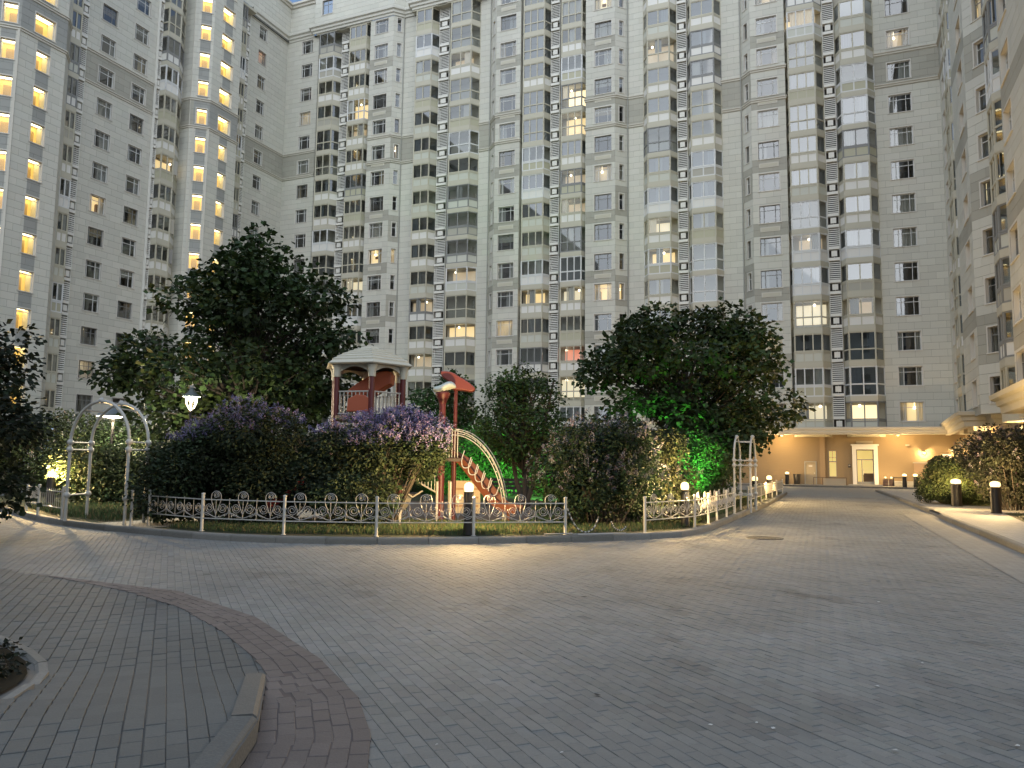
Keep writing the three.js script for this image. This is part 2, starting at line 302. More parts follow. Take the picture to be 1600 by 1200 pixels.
// the vent stack between two loggias: louvres, two lintels and a square panel to each storey
function addVents(B, x0, x1, z, k0) {
  const w = x1 - x0, mid = (x0 + x1) / 2;
  mesh('vent_recess', boxAt(x0, x1, 4.2, 52.3, z - 1.0, z - 0.62), M.strip, B.g);
  const g = once(`vent${w.toFixed(2)}`, () => {
    const sl = []; for (let i = 0; i < 9; i++) sl.push(box(w - 0.06, 0.08, 0.02).rotateX(-0.3).translate(0, -0.72 + i * 0.178, -0.03));
    return { slats: merge([...sl, boxAt(-w / 2, -w / 2 + 0.035, -2.2, 0.8, -0.6, 0.02), boxAt(w / 2 - 0.035, w / 2, -2.2, 0.8, -0.6, 0.02)]), bar: box(w - 0.08, 0.26, 0.5), square: merge([box(w * 0.5, 0.5, 0.12), rod([0, 0.2, -0.06], [0, 0.4, -0.2], 0.02, 5), rod([0, -0.2, -0.06], [0, -0.4, -0.2], 0.02, 5)]) };
  });
  for (let k = k0; k <= 10; k++) {
    const o = mesh('air_vent', g.slats, M.slat, B.g, [mid, rowV(k) + 0.5, z]);
    mesh('lintel', g.bar, M.acWhite, o, [0, -0.98, -0.15]); mesh('lintel', g.bar, M.acWhite, o, [0, -2.0, -0.15]);
    mesh('square_panel', g.square, M.acWhite, o, [0, -1.49, -0.02]);
  }
}
const rowsFrom = (u) => (u < -30 ? -5 : Math.max(-5, Math.round(-5 + (u + 30) / 12)));
const bandStorey = (v) => v > 35.15 && v < 38.05;
function toneFlat(s, v) { return bandStorey(v) ? TAN : LIGHT; }
const toneBay = (phase) => (s, v) => { const k = Math.round((V0 - v - 1.5) / 3), d = v - rowV(k); return (k + phase) % 2 === 0 && d < -0.95 && d > -2.0 ? TAN : LIGHT; };
const toneChamfer = (s, v) => { const k = Math.floor((V0 - v + 1.5) / 3); return bandStorey(v) || (k > 0 && k % 3 === 0) ? TAN : LIGHT; };
const CORNICE = [[0.0, 52.3], [0.10, 52.34], [0.14, 52.55], [0.30, 52.62], [0.34, 52.85], [0.55, 52.95], [0.60, 53.2], [0.0, 53.26]];
function interior(B, x0, x1, zBack, zFront, top) {
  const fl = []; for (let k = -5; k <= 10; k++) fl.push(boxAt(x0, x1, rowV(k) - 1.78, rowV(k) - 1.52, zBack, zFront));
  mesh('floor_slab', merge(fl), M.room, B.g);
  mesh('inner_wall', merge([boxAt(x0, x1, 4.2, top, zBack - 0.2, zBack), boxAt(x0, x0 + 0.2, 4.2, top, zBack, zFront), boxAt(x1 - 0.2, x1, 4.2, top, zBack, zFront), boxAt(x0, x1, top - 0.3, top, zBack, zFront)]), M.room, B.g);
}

const plasterMat = std(0.235, 0.172, 0.10, 0.9, { bumpMap: noiseTexture(128, 17, (r) => { const a = lattice(r, 64); return (x, y) => a(x / 128, y / 128); }), bumpScale: 0.004 });
function plaster(B, a, b, y0, y1, openings) { const keep = [B.joint, B.stone]; B.joint = new Soup(); B.stone = new Soup(); B.wall(a, b, y0, y1, openings, () => [0.3, 0.2, 0.1]); mesh('ground_floor_wall', B.joint.geo(), plasterMat, B.g); [B.joint, B.stone] = keep; }
function soffits(B, list) { for (const [x0, x1, z1] of list) mesh('loggia_soffit', boxAt(x0, x1, 52.2, 52.5, -0.7, z1), M.slab, B.g); }
// ---------------- main block
{
  const B = new Block('apartment_block', 'long pale stone apartment block with glazed loggias closing the courtyard behind the trees', 'blocks round the courtyard', [axisAway.x * D_MAIN, 0, axisAway.z * D_MAIN], -BETA);
  const r = rng(71), Y0 = 4.9, Y1 = 52.3, run = (pts) => { B.bands(pts, 35.1); B.bands(pts, 38.05); };
  const lit = { w590: { 4: 'litWarm' }, n616: { 4: 'litWarm' }, L2: { '-2': 'litWarm', 5: 'litPale', '-1': 'litDim' }, L6: { '-1': 'litBright', 0: 'litWarm', 6: 'litPale', 8: 'litRed', 9: 'litPale', 2: 'litDim' }, L7: { '-2': 'litDim', 4: 'litPale', 5: 'litWarm' }, L9: { '-2': 'litWarm', 5: 'litDim', 7: 'litPale', 10: 'litPale' }, w942: { 6: 'litWarm', 2: 'litDim', '-4': 'litPale' }, n970: { 6: 'litWarm' }, L5: { 6: 'litWarm' }, w785: { 7: 'litWarm' }, L4: { 7: 'litWarm' }, L10: { 7: 'litDim', 10: 'litBright' }, w1405: { 10: 'litWarm' }, w1200: { 8: 'litPale' }, L3: { 8: 'litDim', 6: 'litDim' } };
  const rl = rng(77), litOf = (id, k) => { const q = rl(); return lit[id] && lit[id][k] ? M[lit[id][k]] : q < 0.05 ? M.litDim : null; };
  const column = (id, a, b, s, w, h, lights, transom, tone, own = 0, opts = {}) => {
    const F0 = B.frameOf(a, b), sc = s === null ? F0.L / 2 : s, k0 = rowsFrom(a[0]), op = [];
    for (let k = k0; k <= 10; k++) op.push([sc - w / 2, sc + w / 2, rowV(k) - h / 2, rowV(k) + h / 2]);
    const F = B.wall(a, b, Y0, Y1, op, tone, own);
    for (let k = k0; k <= 10; k++) {
      const l = litOf(id, k), f = r();
      addWindow(B.g, B.place(F, sc, rowV(k)), w, h, lights, transom, { light: l, curtains: curtainsFor(r, !!l).slice(0, w < 1 ? 1 : 3), frame: f < 0.7 ? M.frameWhite : M.frameGrey });
    }
    return F;
  };
  const three = [0.22, 0.76];
  column('w1405', [3.4, 0], [9.6, 0], 1.97, 1.8, 1.62, three, 0.28, toneFlat, 24);
  B.wall([-9.8, 0], [-7.9, 0], Y0, Y1, [], toneFlat, 30); column('n1172', [-7.9, 0], [-7, 1], null, 0.55, 1.6, [], 0.35, toneChamfer);
  column('w1200', [-7, 1], [-4, 1], 1.45, 1.8, 1.62, three, 0.28, toneBay(0)); B.wall([-4, 1], [-4, 0], Y0, Y1, [], toneFlat);
  column('w480', [-62.6, 0.5], [-56.65, 0.5], 4.3, 1.6, 1.6, three, 0.28, toneFlat);
  B.wall([-56.65, 0.5], [-56.65, 0], Y0, Y1, [], toneFlat);
  B.wall([-49.1, 0], [-49.0, 1], Y0, Y1, [], toneFlat); column('w590', [-49, 1], [-45.9, 1], 1.5, 1.75, 1.62, three, 0.28, toneBay(0)); column('n616', [-45.9, 1], [-45, 0], null, 0.5, 1.6, [], 0.35, toneChamfer); B.wall([-45, 0], [-43.4, 0], Y0, Y1, [], toneFlat);
  B.wall([-35.4, 0], [-34, 0], Y0, Y1, [], toneFlat); column('n767', [-34, 0], [-33, 1], null, 0.55, 1.6, [], 0.35, toneChamfer); column('w785', [-33, 1], [-30.2, 1], 1.38, 1.8, 1.62, three, 0.28, toneBay(1)); B.wall([-30.2, 1], [-30.2, 0], Y0, Y1, [], toneFlat);
  B.wall([-23, 0], [-23, 1], Y0, Y1, [], toneFlat); column('w942', [-23, 1], [-19.95, 1], 1.8, 1.75, 1.62, three, 0.28, toneBay(1)); column('n970', [-19.95, 1], [-18.95, 0], null, 0.5, 1.6, [], 0.35, toneChamfer); B.wall([-18.95, 0], [-17.3, 0], Y0, Y1, [], toneFlat);
  run([[-62.6, 0.5], [-56.65, 0.5]]); run([[-49.1, 0], [-49, 1], [-45.9, 1], [-45, 0], [-43.4, 0]]); run([[-35.4, 0], [-34, 0], [-33, 1], [-30.2, 1], [-30.2, 0]]); run([[-23, 0], [-23, 1], [-19.95, 1], [-18.95, 0], [-17.3, 0]]); run([[-9.8, 0], [-7.9, 0], [-7, 1], [-4, 1], [-4, 0]]); run([[3.4, 0], [9.4, 0]]);
  // raised panels under every second window of the bays
  for (const [x, ph] of [[-47.5, 0], [-31.62, 1], [-21.2, 1], [-5.55, 0]]) for (let k = rowsFrom(x); k <= 9; k++) if ((k + ph) % 2 === 0) {
    const p = mesh('spandrel_panel', once('spandrel', () => boxAt(-0.85, 0.85, -0.22, 0.22, 0.015, 0.05)), M.trim, B.g, [x, rowV(k) - 1.42, 1]);
    mesh('panel_field', once('spandrelField', () => boxAt(-0.75, 0.75, -0.14, 0.14, 0.051, 0.06)), M.slab, p);
  }
  const L = [['L1', -56.6, -56.1, -54.1, -53.5, 2], ['L2', -52.3, -51.85, -49.6, -49.15, 3], ['L3', -43.4, -42.9, -40.95, -40.4, 2], ['L4', -39.0, -38.5, -36.05, -35.4, 2], ['L5', -30.2, -29.85, -27.55, -27.1, 3], ['L6', -26.0, -25.6, -23.45, -23.0, 3], ['L7', -17.3, -16.7, -14.55, -14.0, 2], ['L8', -12.95, -12.5, -10.35, -9.8, 2], ['L9', -4.0, -3.7, -1.45, -0.8, 3], ['L10', 0.25, 0.7, 2.75, 3.4, 2]];
  for (const [id, x0, f0, f1, x1, n] of L) {
    const c = { x0, f0, f1, x1, z: 0.95, n };
    mesh('loggia_back_wall', boxAt(x0, x1, 4.2, 52.3, -0.6, -0.42), M.back, B.g);
    for (let k = rowsFrom(x0); k <= 10; k++) { const l = litOf(id, k), look = loggiaLook(r, l); if (l === M.litRed) { look.curtains = []; look.kind = 'panel'; } addLoggia(B, c, k, look); }
  }
  for (const [a, b] of [[-53.45, -52.35], [-40.35, -39.05], [-27.05, -26.05], [-13.95, -13.0], [-0.75, 0.2]]) addVents(B, a, b, 0.3, rowsFrom(a));
  soffits(B, L.map((c) => [c[1] - 0.1, c[4] + 0.1, 1.0])); soffits(B, [[-53.5, -52.3, 0.9], [-40.4, -39, 0.9], [-27.1, -26, 0.9], [-14, -12.95, 0.9], [-0.8, 0.25, 0.9]].map((q) => [q[0] + 0.11, q[1] - 0.11, q[2]]));
  // rain pipes in the corners
  for (const [x, z] of [[-45.05, 0.12], [-34.1, 0.1], [-18.9, 0.12], [-8.0, 0.1]]) mesh('rain_pipe', rod([x, 4.9, z], [x, 52.2, z], 0.06, 8), M.trimDark, B.g);
  // cornice, parapet and attic
  const top = [[-62.9, 0.5], [-57.2, 0.5], [-57.0, 1.05], [-45.9, 1.05], [-45, 0.05], [-43.7, 0.05], [-43.4, 1.0], [-35.3, 1.0], [-34, 0.05], [-33, 1.05], [-19.95, 1.05], [-18.95, 0.05], [-17.4, 0.05], [-17, 1], [-9.8, 1], [9.6, 0.6]];
  mesh('cornice', sweep(top, CORNICE), M.cornice, B.g);
  B.wall([-63, 0.4], [-57, 0.4], 53.2, 56.9, [], toneFlat);
  mesh('parapet_cap', sweep([[-63, 0.4], [-57, 0.4]], [[0, 56.7], [0.2, 56.75], [0.25, 57.0], [0.45, 57.05], [0.45, 57.3], [-0.4, 57.35]]), M.trim, B.g);
  B.wall([-57, 0.4], [-57, 0.95], 53.2, 60, [], toneFlat);
  const FA = B.wall([-57, 0.95], [-45.9, 0.95], 53.2, 60, [[1.0, 2.5, 54.6, 56.4]], toneFlat);
  for (let i = 3; i + 1 < top.length; i++) B.wall([top[i][0], top[i][1] - 0.1], [top[i + 1][0], top[i + 1][1] - 0.1], 53.2, 60, [], toneFlat);
  addWindow(B.g, B.place(FA, 1.75, 55.5), 1.5, 1.8, [0.5], 0.3, { frame: M.frameGrey });
  mesh('roof_slab', boxAt(-63, 9.6, 52.4, 52.9, -8, 0.04), M.joint, B.g);
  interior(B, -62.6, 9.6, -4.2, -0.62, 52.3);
  // ---- ground floor under the first-floor ledge
  const G = [-30, 0.2], E2 = [9.6, 0.2], sx = (x) => x + 30;
  const door = [sx(0.98), sx(2.32), 0.18, 3.1], lobby = [sx(-1.22), sx(-0.58), 0.75, 3.02], service = [sx(-3.12), sx(-2.28), 0.02, 2.0];
  plaster(B, G, E2, 0, 4.5, [door, lobby, service]); plaster(B, [-62.6, 0.2], G, 0, 4.5, []);
  mesh('plinth', sweep([[3.3, 0.2], [9.6, 0.2]], [[0.015, 0], [0.08, 0], [0.08, 0.45], [0.015, 0.5]]), M.trimDark, B.g);
  mesh('ledge', merge([boxAt(-62.6, 9.8, 4.42, 4.60, -0.4, 2.0), sweep([[-62.6, 1.0], [9.9, 1.0]], [[0, 4.36], [0.98, 4.36], [1.0, 4.46], [1.1, 4.5], [1.12, 4.72], [1.24, 4.76], [1.28, 4.93], [0, 5.02]])]), M.trim, B.g);
  const dr = mesh('entrance_door', merge([boxAt(0.98, 1.05, 0.18, 3.1, -0.05, 0.05), boxAt(2.25, 2.32, 0.18, 3.1, -0.05, 0.05), boxAt(1.05, 2.25, 3.03, 3.1, -0.05, 0.05), boxAt(1.05, 2.25, 2.22, 2.3, -0.05, 0.05), boxAt(1.05, 2.25, 0.18, 0.4, -0.05, 0.05), boxAt(1.36, 1.43, 0.4, 2.22, -0.05, 0.05)]), M.frameGrey, B.g, [0, 0, 0.1]);
  for (const [x0, x1, y0, y1] of [[1.05, 1.36, 0.4, 2.22], [1.43, 2.25, 0.4, 2.22], [1.05, 2.25, 2.3, 3.03]]) mesh('pane', new THREE.PlaneGeometry(x1 - x0, y1 - y0).translate((x0 + x1) / 2, (y0 + y1) / 2, 0), M.glassClear, dr);
  mesh('door_handle', rod([1.5, 1.0, 0.09], [1.5, 1.5, 0.09], 0.018), M.slat, dr);
  mesh('door_surround', merge([boxAt(0.66, 0.97, 0.18, 3.45, 0.0, 0.28), boxAt(2.33, 2.64, 0.18, 3.45, 0.0, 0.28), boxAt(0.66, 2.64, 3.12, 3.45, 0.0, 0.281), boxAt(0.56, 2.74, 3.45, 3.56, 0.0, 0.36)]), M.panelWhite, B.g, [0, 0, 0.22]);
  mesh('door_sign', boxAt(1.0, 2.3, 3.62, 3.85, 0.22, 0.30), std(0.30, 0.26, 0.19, 0.6), B.g);
  mesh('door_step', merge([boxAt(0.3, 3.0, 0, 0.16, 0.2, 1.4), boxAt(0.5, 2.8, 0.16, 0.175, 0.21, 1.0)]), M.trimDark, B.g);
  mesh('lobby_light', boxAt(-1.6, 3.2, 0.1, 3.6, -1.6, -1.55), M.lobby, B.g); mesh('lobby_desk', boxAt(1.5, 2.6, 0.1, 1.1, -1.4, -1.0), std(0.25, 0.14, 0.06, 0.6), B.g);
  const lw = mesh('lobby_window', merge([boxAt(-1.22, -1.17, 0.75, 3.02, -0.03, 0.03), boxAt(-0.63, -0.58, 0.75, 3.02, -0.03, 0.03), boxAt(-1.17, -0.63, 2.97, 3.02, -0.03, 0.03), boxAt(-1.17, -0.63, 0.75, 0.8, -0.03, 0.03), boxAt(-1.17, -0.63, 2.02, 2.1, -0.03, 0.03), boxAt(-1.17, -0.63, 2.42, 2.45, -0.02, 0.02), boxAt(-0.91, -0.88, 2.1, 2.97, -0.02, 0.02)]), M.frameGrey, B.g, [0, 0, 0.12]);
  mesh('pane', new THREE.PlaneGeometry(0.56, 2.2).translate(-0.9, 1.89, -0.01), M.glassClear, lw);
  mesh('pilaster', boxAt(-1.9, -1.5, 0, 4.4, 0.2, 0.5), std(0.28, 0.195, 0.11, 0.8), B.g);
  const sd = mesh('service_door', boxAt(-3.12, -2.28, 0.02, 2.0, 0.06, 0.12), std(0.36, 0.29, 0.18, 0.5), B.g);
  mesh('door_frame', merge([boxAt(-3.2, -3.12, 0, 2.08, 0.1, 0.26), boxAt(-2.28, -2.2, 0, 2.08, 0.1, 0.26), boxAt(-3.12, -2.28, 2.0, 2.08, 0.1, 0.26)]), M.trimDark, sd);
  mesh('door_plate', boxAt(-2.85, -2.55, 1.62, 1.72, 0.121, 0.13), M.panelWhite, sd);
  mesh('door_handle', rod([-2.4, 1.0, 0.15], [-2.4, 1.12, 0.15], 0.015), M.slat, sd);
  const far = mesh('service_door', boxAt(5.35, 6.25, 0.02, 2.0, 0.22, 0.3), std(0.30, 0.20, 0.12, 0.5), B.g); mesh('door_frame', boxAt(5.27, 6.33, 2.0, 2.08, 0.22, 0.34), M.trimDark, far);
  B.finish();
}

// ---------------- left block: two lit stair towers, flat walls between
{
  const B = new Block('stair_tower_block', 'left apartment block with two faceted towers of yellow lit stair windows', 'blocks round the courtyard', [-axisAlong.x * D_LEFT, 0, -axisAlong.z * D_LEFT], Math.PI / 2 - BETA);
  const r = rng(72), Y0 = 0.4, Y1 = 52.3;
  const flat = (a, b, cols, k0, own) => {
    const op = cols.flatMap(([s, w]) => { const o = []; for (let k = k0; k <= 10; k++) o.push([s - w / 2, s + w / 2, rowV(k) - 0.78, rowV(k) + 0.78]); return o; });
    const F = B.wall(a, b, Y0, Y1, op, toneFlat, own);
    for (const [s, w, lit] of cols) for (let k = k0; k <= 10; k++) { const l = lit[k] ? M[lit[k]] : null; addWindow(B.g, B.place(F, s, rowV(k)), w, 1.56, [0.14, 0.68], 0.3, { light: l, curtains: curtainsFor(r, !!l), frame: r() < 0.75 ? M.frameWhite : M.frameGrey }); }
  };
  flat([45.95, 0], [53.5, 0], [[2.3, 1.6, { 4: 'litWarm', 9: 'litDim' }], [5.85, 1.6, {}]], -4, 26);
  flat([66.0, 0], [73.4, 0], [[2.4, 1.35, { '-4': 'litRed' }]], -5, 0);
  B.wall([53.5, 0], [53.5, -0.3], Y0, Y1, [], toneFlat);
  const towers = [[38.4, 'T'], [58.3, 'T']];
  for (const [x, t] of towers) {
    const k0 = x < 50 ? -2 : -5, wide = (k) => (k <= 0 ? 1.72 : 1.16), op = [], op2 = [], grey = [0.30, 0.30, 0.275];
    for (let k = k0; k <= 10; k++) { op.push([2.0 - wide(k) / 2, 2.0 + wide(k) / 2, rowV(k) - 0.82, rowV(k) + 0.82]); op2.push([0.78 - 0.5, 0.78 + 0.5, rowV(k) - 0.82, rowV(k) + 0.82]); }
    const F = B.wall([x, 2.6], [x + 3.9, 2.6], Y0, Y1, op, (s, v) => (bandStorey(v) || Math.abs(s - 2) < 0.55 ? grey : LIGHT), 0, [1.45, 2.55]), C = B.wall([x - 1.1, 1.5], [x, 2.6], Y0, Y1, op2, (s, v) => (bandStorey(v) || Math.abs(s - 0.78) < 0.5 ? grey : LIGHT), 0, [0.28, 1.28]);
    for (let k = k0; k <= 10; k++) {
      addWindow(B.g, B.place(F, 2.0, rowV(k)), wide(k), 1.64, [], 0.16, { light: M.stair, stair: true, deep: 0.24, lightDepth: 0.78, frame: M.frameWhite });
      addWindow(B.g, B.place(C, 0.78, rowV(k)), 1.0, 1.64, [], 0.16, { light: M.stair, stair: true, deep: 0.24, lightDepth: 0.78, frame: M.frameWhite });
    }
    B.wall([x - 1.3, 0], [x - 1.3, 1.2], Y0, Y1, [], toneFlat); B.wall([x - 1.3, 1.2], [x - 1.1, 1.5], Y0, Y1, [], toneFlat);
    B.wall([x + 3.9, 2.6], [x + 5.0, 1.5], Y0, Y1, [], toneFlat); B.wall([x + 5.0, 1.5], [x + 5.1, 0], Y0, Y1, [], toneFlat);
    const path = [[x - 1.3, 0], [x - 1.3, 1.2], [x - 1.1, 1.5], [x, 2.6], [x + 3.9, 2.6], [x + 5.0, 1.5], [x + 5.1, 0]];
    B.bands(path, 35.1); B.bands(path, 38.05); mesh('cornice', sweep(path, CORNICE), M.cornice, B.g);
    // slim pilaster strips on the edges of the lit facet
    for (const [a, b] of [[[x - 1.12, 1.5], [x - 1.0, 1.62]], [[x - 0.13, 2.5], [x - 0.01, 2.62]]]) mesh('pilaster', sweep([a, b], [[0.02, Y0], [0.07, Y0], [0.07, 35], [0.02, 35]]), M.trim, B.g);
    mesh('pilaster', merge([boxAt(x - 1.34, x - 1.2, Y0, 52.2, 1.2, 1.26)]), M.trim, B.g);
  }
  for (const [x0, f0, f1, x1, n] of [[53.98, 54.02, 55.5, 56.95, 2], [43.55, 43.75, 44.7, 45.1, 2], [63.5, 63.7, 64.6, 65.0, 2]]) {
    mesh('loggia_back_wall', boxAt(x0, x1, 3, 52.3, -0.6, -0.42), M.back, B.g);
    for (let k = x0 < 50 ? -2 : -5; k <= 10; k++) { const look = loggiaLook(r, x0 > 50 && x0 < 60 && k === 2 ? M.litWarm : null); if (k < 1 || k === 3) look.kind = look.kind; addLoggia(B, { x0, f0, f1, x1, z: 1.0, n }, k, look); }
  }
  for (const [a, b] of [[45.2, 45.88], [53.54, 53.95], [65.1, 65.9]]) addVents(B, a, b, 0.3, a < 50 ? -2 : -5);
  for (const p of [[[45.95, 0], [53.5, 0]], [[66.0, 0], [73.4, 0]]]) { B.bands(p, 35.1); B.bands(p, 38.05); mesh('cornice', sweep(p, CORNICE), M.cornice, B.g); }
  soffits(B, [[43.3, 45.95, 1.1], [53.5, 57.0, 1.1], [63.35, 66.0, 1.1]]);
  mesh('corner_pier', boxAt(45.88, 46.0, 0.4, 52.3, -0.4, 0.12), M.trimDark, B.g); mesh('corner_pier', boxAt(65.9, 66.05, 0.4, 52.3, -0.4, 0.12), M.trimDark, B.g);
  B.wall([34, 0.3], [73.4, 0.3], 53.2, 56.9, [], toneFlat);
  mesh('parapet_cap', sweep([[34, 0.3], [73.4, 0.3]], [[0, 56.7], [0.2, 56.75], [0.25, 57.0], [0.45, 57.05], [0.45, 57.3], [-0.4, 57.35]]), M.trim, B.g);
  B.wall([-60, 0], [34, 0], 0.4, 57, [], toneFlat); B.wall([34, 0], [37.1, 0], 0.4, Y1, [], toneFlat);
  mesh('roof_slab', boxAt(-10, 73.2, 52.4, 52.9, -8, 0.3), M.joint, B.g);
  mesh('plinth', boxAt(-60, 73.2, 0, 0.4, -1, 2.7), M.trimDark, B.g);
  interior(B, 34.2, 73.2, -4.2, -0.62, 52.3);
  B.finish();
}

// ---------------- right block, seen along its stepped front
{
  const B = new Block('stepped_front_block', 'right apartment block with stepped bays, seen steeply from the side', 'blocks round the courtyard', [axisAlong.x * D_RIGHT, 0, axisAlong.z * D_RIGHT], -(Math.PI / 2 + BETA));
  const r = rng(73), Y0 = 4.9, Y1 = 52.3, run = (pts) => { B.bands(pts, 35.1); B.bands(pts, 38.05); };
  const col = (a, b, s, w, h, lights, tone, k0, lit = {}) => {
    const F0 = B.frameOf(a, b), sc = s === null ? F0.L / 2 : s, op = []; for (let k = k0; k <= 10; k++) op.push([sc - w / 2, sc + w / 2, rowV(k) - h / 2, rowV(k) + h / 2]);
    const F = B.wall(a, b, Y0, Y1, op, tone, 20);
    for (let k = k0; k <= 10; k++) { const l = lit[k] ? M[lit[k]] : null; addWindow(B.g, B.place(F, sc, rowV(k)), w, h, lights, 0.3, { deep: 0.28, light: l, curtains: curtainsFor(r, !!l).slice(0, w < 1 ? 1 : 3), frame: r() < 0.6 ? M.frameWhite : M.frameGrey }); }
  };
  col([-73.3, 0.8], [-69.2, 0.8], 2.1, 1.5, 1.6, [0.3, 0.7], toneFlat, -2);
  B.wall([-69.2, 0.8], [-69.2, 0], Y0, Y1, [], toneFlat);
  B.wall([-60.8, 0], [-60.6, 1.55], Y0, Y1, [], toneFlat);
  col([-60.6, 1.55], [-54.6, 1.55], 4.0, 1.8, 1.62, [0.25, 0.75], toneBay(0), 1, { 2: 'litWarm' });
  col([-54.6, 1.55], [-52.6, 0.1], 1.15, 0.74, 1.55, [], toneChamfer, 1, { 2: 'litBright' });
  B.wall([-52.6, 0.1], [-51.7, 0.1], Y0, Y1, [], toneFlat);
  B.wall([-44.4, 0], [-43.9, 1.55], Y0, Y1, [], toneFlat);
  col([-43.9, 1.55], [-36, 1.55], 1.35, 1.8, 1.62, [0.25, 0.75], toneBay(1), 2);
  col([-36, 1.55], [-34.6, 0], null, 0.72, 1.55, [], toneChamfer, 4);
  B.wall([-34.6, 0], [-20, 0], Y0, Y1, [], toneFlat);
  run([[-73.3, 0.8], [-69.2, 0.8], [-69.2, 0]]); run([[-60.8, 0], [-60.6, 1.55], [-54.6, 1.55], [-52.6, 0.1], [-51.7, 0.1]]); run([[-44.4, 0], [-43.9, 1.55], [-36, 1.55], [-34.6, 0], [-20, 0]]);
  for (const [x0, f0, f1, x1, n, k0] of [[-69.0, -68.5, -66.4, -65.8, 2, -1], [-64.7, -64.2, -61.5, -60.9, 3, 0], [-51.6, -50.9, -49.3, -47.9, 2, 2], [-46.9, -46.4, -45.0, -44.5, 2, 4]]) {
    mesh('loggia_back_wall', boxAt(x0, x1, 4.2, 52.3, -0.6, -0.42), M.back, B.g);
    for (let k = k0; k <= 10; k++) addLoggia(B, { x0, f0, f1, x1, z: 1.0, n }, k, loggiaLook(r, x0 < -64 && x0 > -66 && k === 5 ? M.litBright : null));
  }
  addVents(B, -65.75, -64.8, 0.3, 0);
  mesh('cornice', sweep([[-73.3, 0.8], [-60.6, 1.0], [-54.3, 1.3], [-20, 1.3]], CORNICE), M.cornice, B.g);
  mesh('roof_slab', boxAt(-73.3, -20, 52.4, 52.9, -8, 0.8), M.joint, B.g);
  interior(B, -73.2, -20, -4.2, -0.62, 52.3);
  // ground floor, and the stepped canopy with its lit soffit
  plaster(B, [-73.3, 0.15], [-20, 0.15], 0, 4.6, []);
  const rimP = [[-0.3, 4.3], [0.02, 4.3], [0.05, 4.62], [0.18, 4.68], [0.2, 4.9], [0.42, 5.0], [0.46, 5.22], [-0.6, 5.35]];
  const canopy = (name, pts) => {
    const c = mesh(name, sweep(pts, rimP), M.rim, B.g), sh = new THREE.Shape(); pts.forEach((p, i) => (i ? sh.lineTo(p[0], -p[1]) : sh.moveTo(p[0], -p[1]))); sh.lineTo(pts[0][0], 0); sh.closePath();
    mesh('soffit', new THREE.ExtrudeGeometry(sh, { depth: 0.5, bevelEnabled: false }).rotateX(-Math.PI / 2).translate(0, 4.5, 0), std(0.46, 0.34, 0.2, 0.8), c);
  };
  canopy('canopy', [[-73.3, 1.5], [-57.3, 2.1], [-57.3, 0.75], [-55.4, 0.75], [-55.4, 0]]);
  canopy('porch_canopy', [[-44.6, 0], [-44.6, 2.1], [-24, 2.1]]);
  B.finish();
}

// ---------------- the block behind the viewer; it shows only as the dark lower half of the window reflections
{
  const B = new Block('opposite_block', 'pale apartment block closing the courtyard behind the viewpoint', 'blocks round the courtyard', [-axisAway.x * 46, 0, -axisAway.z * 46], Math.PI - BETA);
  const op = []; for (let i = 0; i < 24; i++) for (let k = 0; k < 10; k++) op.push([2 + i * 4.2, 3.8 + i * 4.2, 1.6 + k * 3.2, 3.2 + k * 3.2]);
  const F = B.wall([-50, 0], [54, 0], 0, 33, op, toneFlat);
  for (let k = 0; k < 10; k++) { const s = new Soup(); for (const o of op.filter((q) => Math.abs(q[2] - 1.6 - k * 3.2) < 0.1)) s.quad(F.at(o[0], o[2], -0.15), F.at(o[1], o[2], -0.15), F.at(o[1], o[3], -0.15), F.at(o[0], o[3], -0.15)); mesh('pane', s.geo(), std(0.05, 0.055, 0.06, 0.1), B.g); }
  mesh('cornice', sweep([[-50, 0], [54, 0]], CORNICE.map((p) => [p[0], p[1] - 19.6])), M.cornice, B.g); mesh('roof_slab', boxAt(-50, 54, 32.6, 33.1, -12, 0), M.joint, B.g);
  B.finish();
}
// ------------------------------------------------------------------ ground, paving, kerbs
const lerpCurve = (pts) => (z) => { for (let i = 0; i + 1 < pts.length; i++) { const a = pts[i], b = pts[i + 1]; if (z >= a[1] && z <= b[1]) return a[0] + ((b[0] - a[0]) * (z - a[1])) / (b[1] - a[1]); } return z < pts[0][1] ? pts[0][0] + (z - pts[0][1]) * 3 : pts[pts.length - 1][0]; };
const WALK = [[-16, -15.2], [-12, -13.6], [-9, -12.3], [-7.25, -11.32], [-5.88, -10.51], [-4.58, -9.59], [-3.56, -8.62], [-2.71, -7.53], [-2.05, -6.5], [-1.80, -6.02], [-1.42, -4.62], [-1.34, -3.8], [-1.33, -1]];
const STRIP = [[-7.0, -11.15], [-5.4, -10.35], [-3.99, -9.63], [-2.58, -8.15], [-1.53, -6.51], [-1.02, -5.49], [-0.8, -4.75], [-0.73, -4.27], [-0.7, -1]];
const BED = [[-9, -9.0], [-6.6, -8.2], [-5.15, -7.5], [-4.26, -6.83], [-3.72, -6.29], [-3.42, -5.82], [-3.26, -5.41], [-3.18, -5.06], [-3.14, -4.3], [-3.14, -1]];
const walkX = lerpCurve(WALK), stripX = lerpCurve(STRIP), bedX = lerpCurve(BED);
const walkY = (z) => 0.130 * Math.min(1, Math.max(0, (z + 6.05) / 1.4));
const ISLAND = [[-15.34, -23.73], [-13.38, -21.53], [-11.14, -19.18], [-9.19, -17.65], [-7.68, -16.76], [-6.4, -15.98], [-4.93, -15.45], [-3.42, -15.31], [-1.95, -15.4], [-0.47, -15.75], [1.09, -16.25], [2.79, -17.0], [3.9, -17.8], [4.81, -19.3], [6.74, -23.59], [10.53, -32.21], [16.13, -45.88], [15.6, -49], [11, -51.5], [-2, -54], [-18, -50], [-22, -38], [-19, -28.5]];
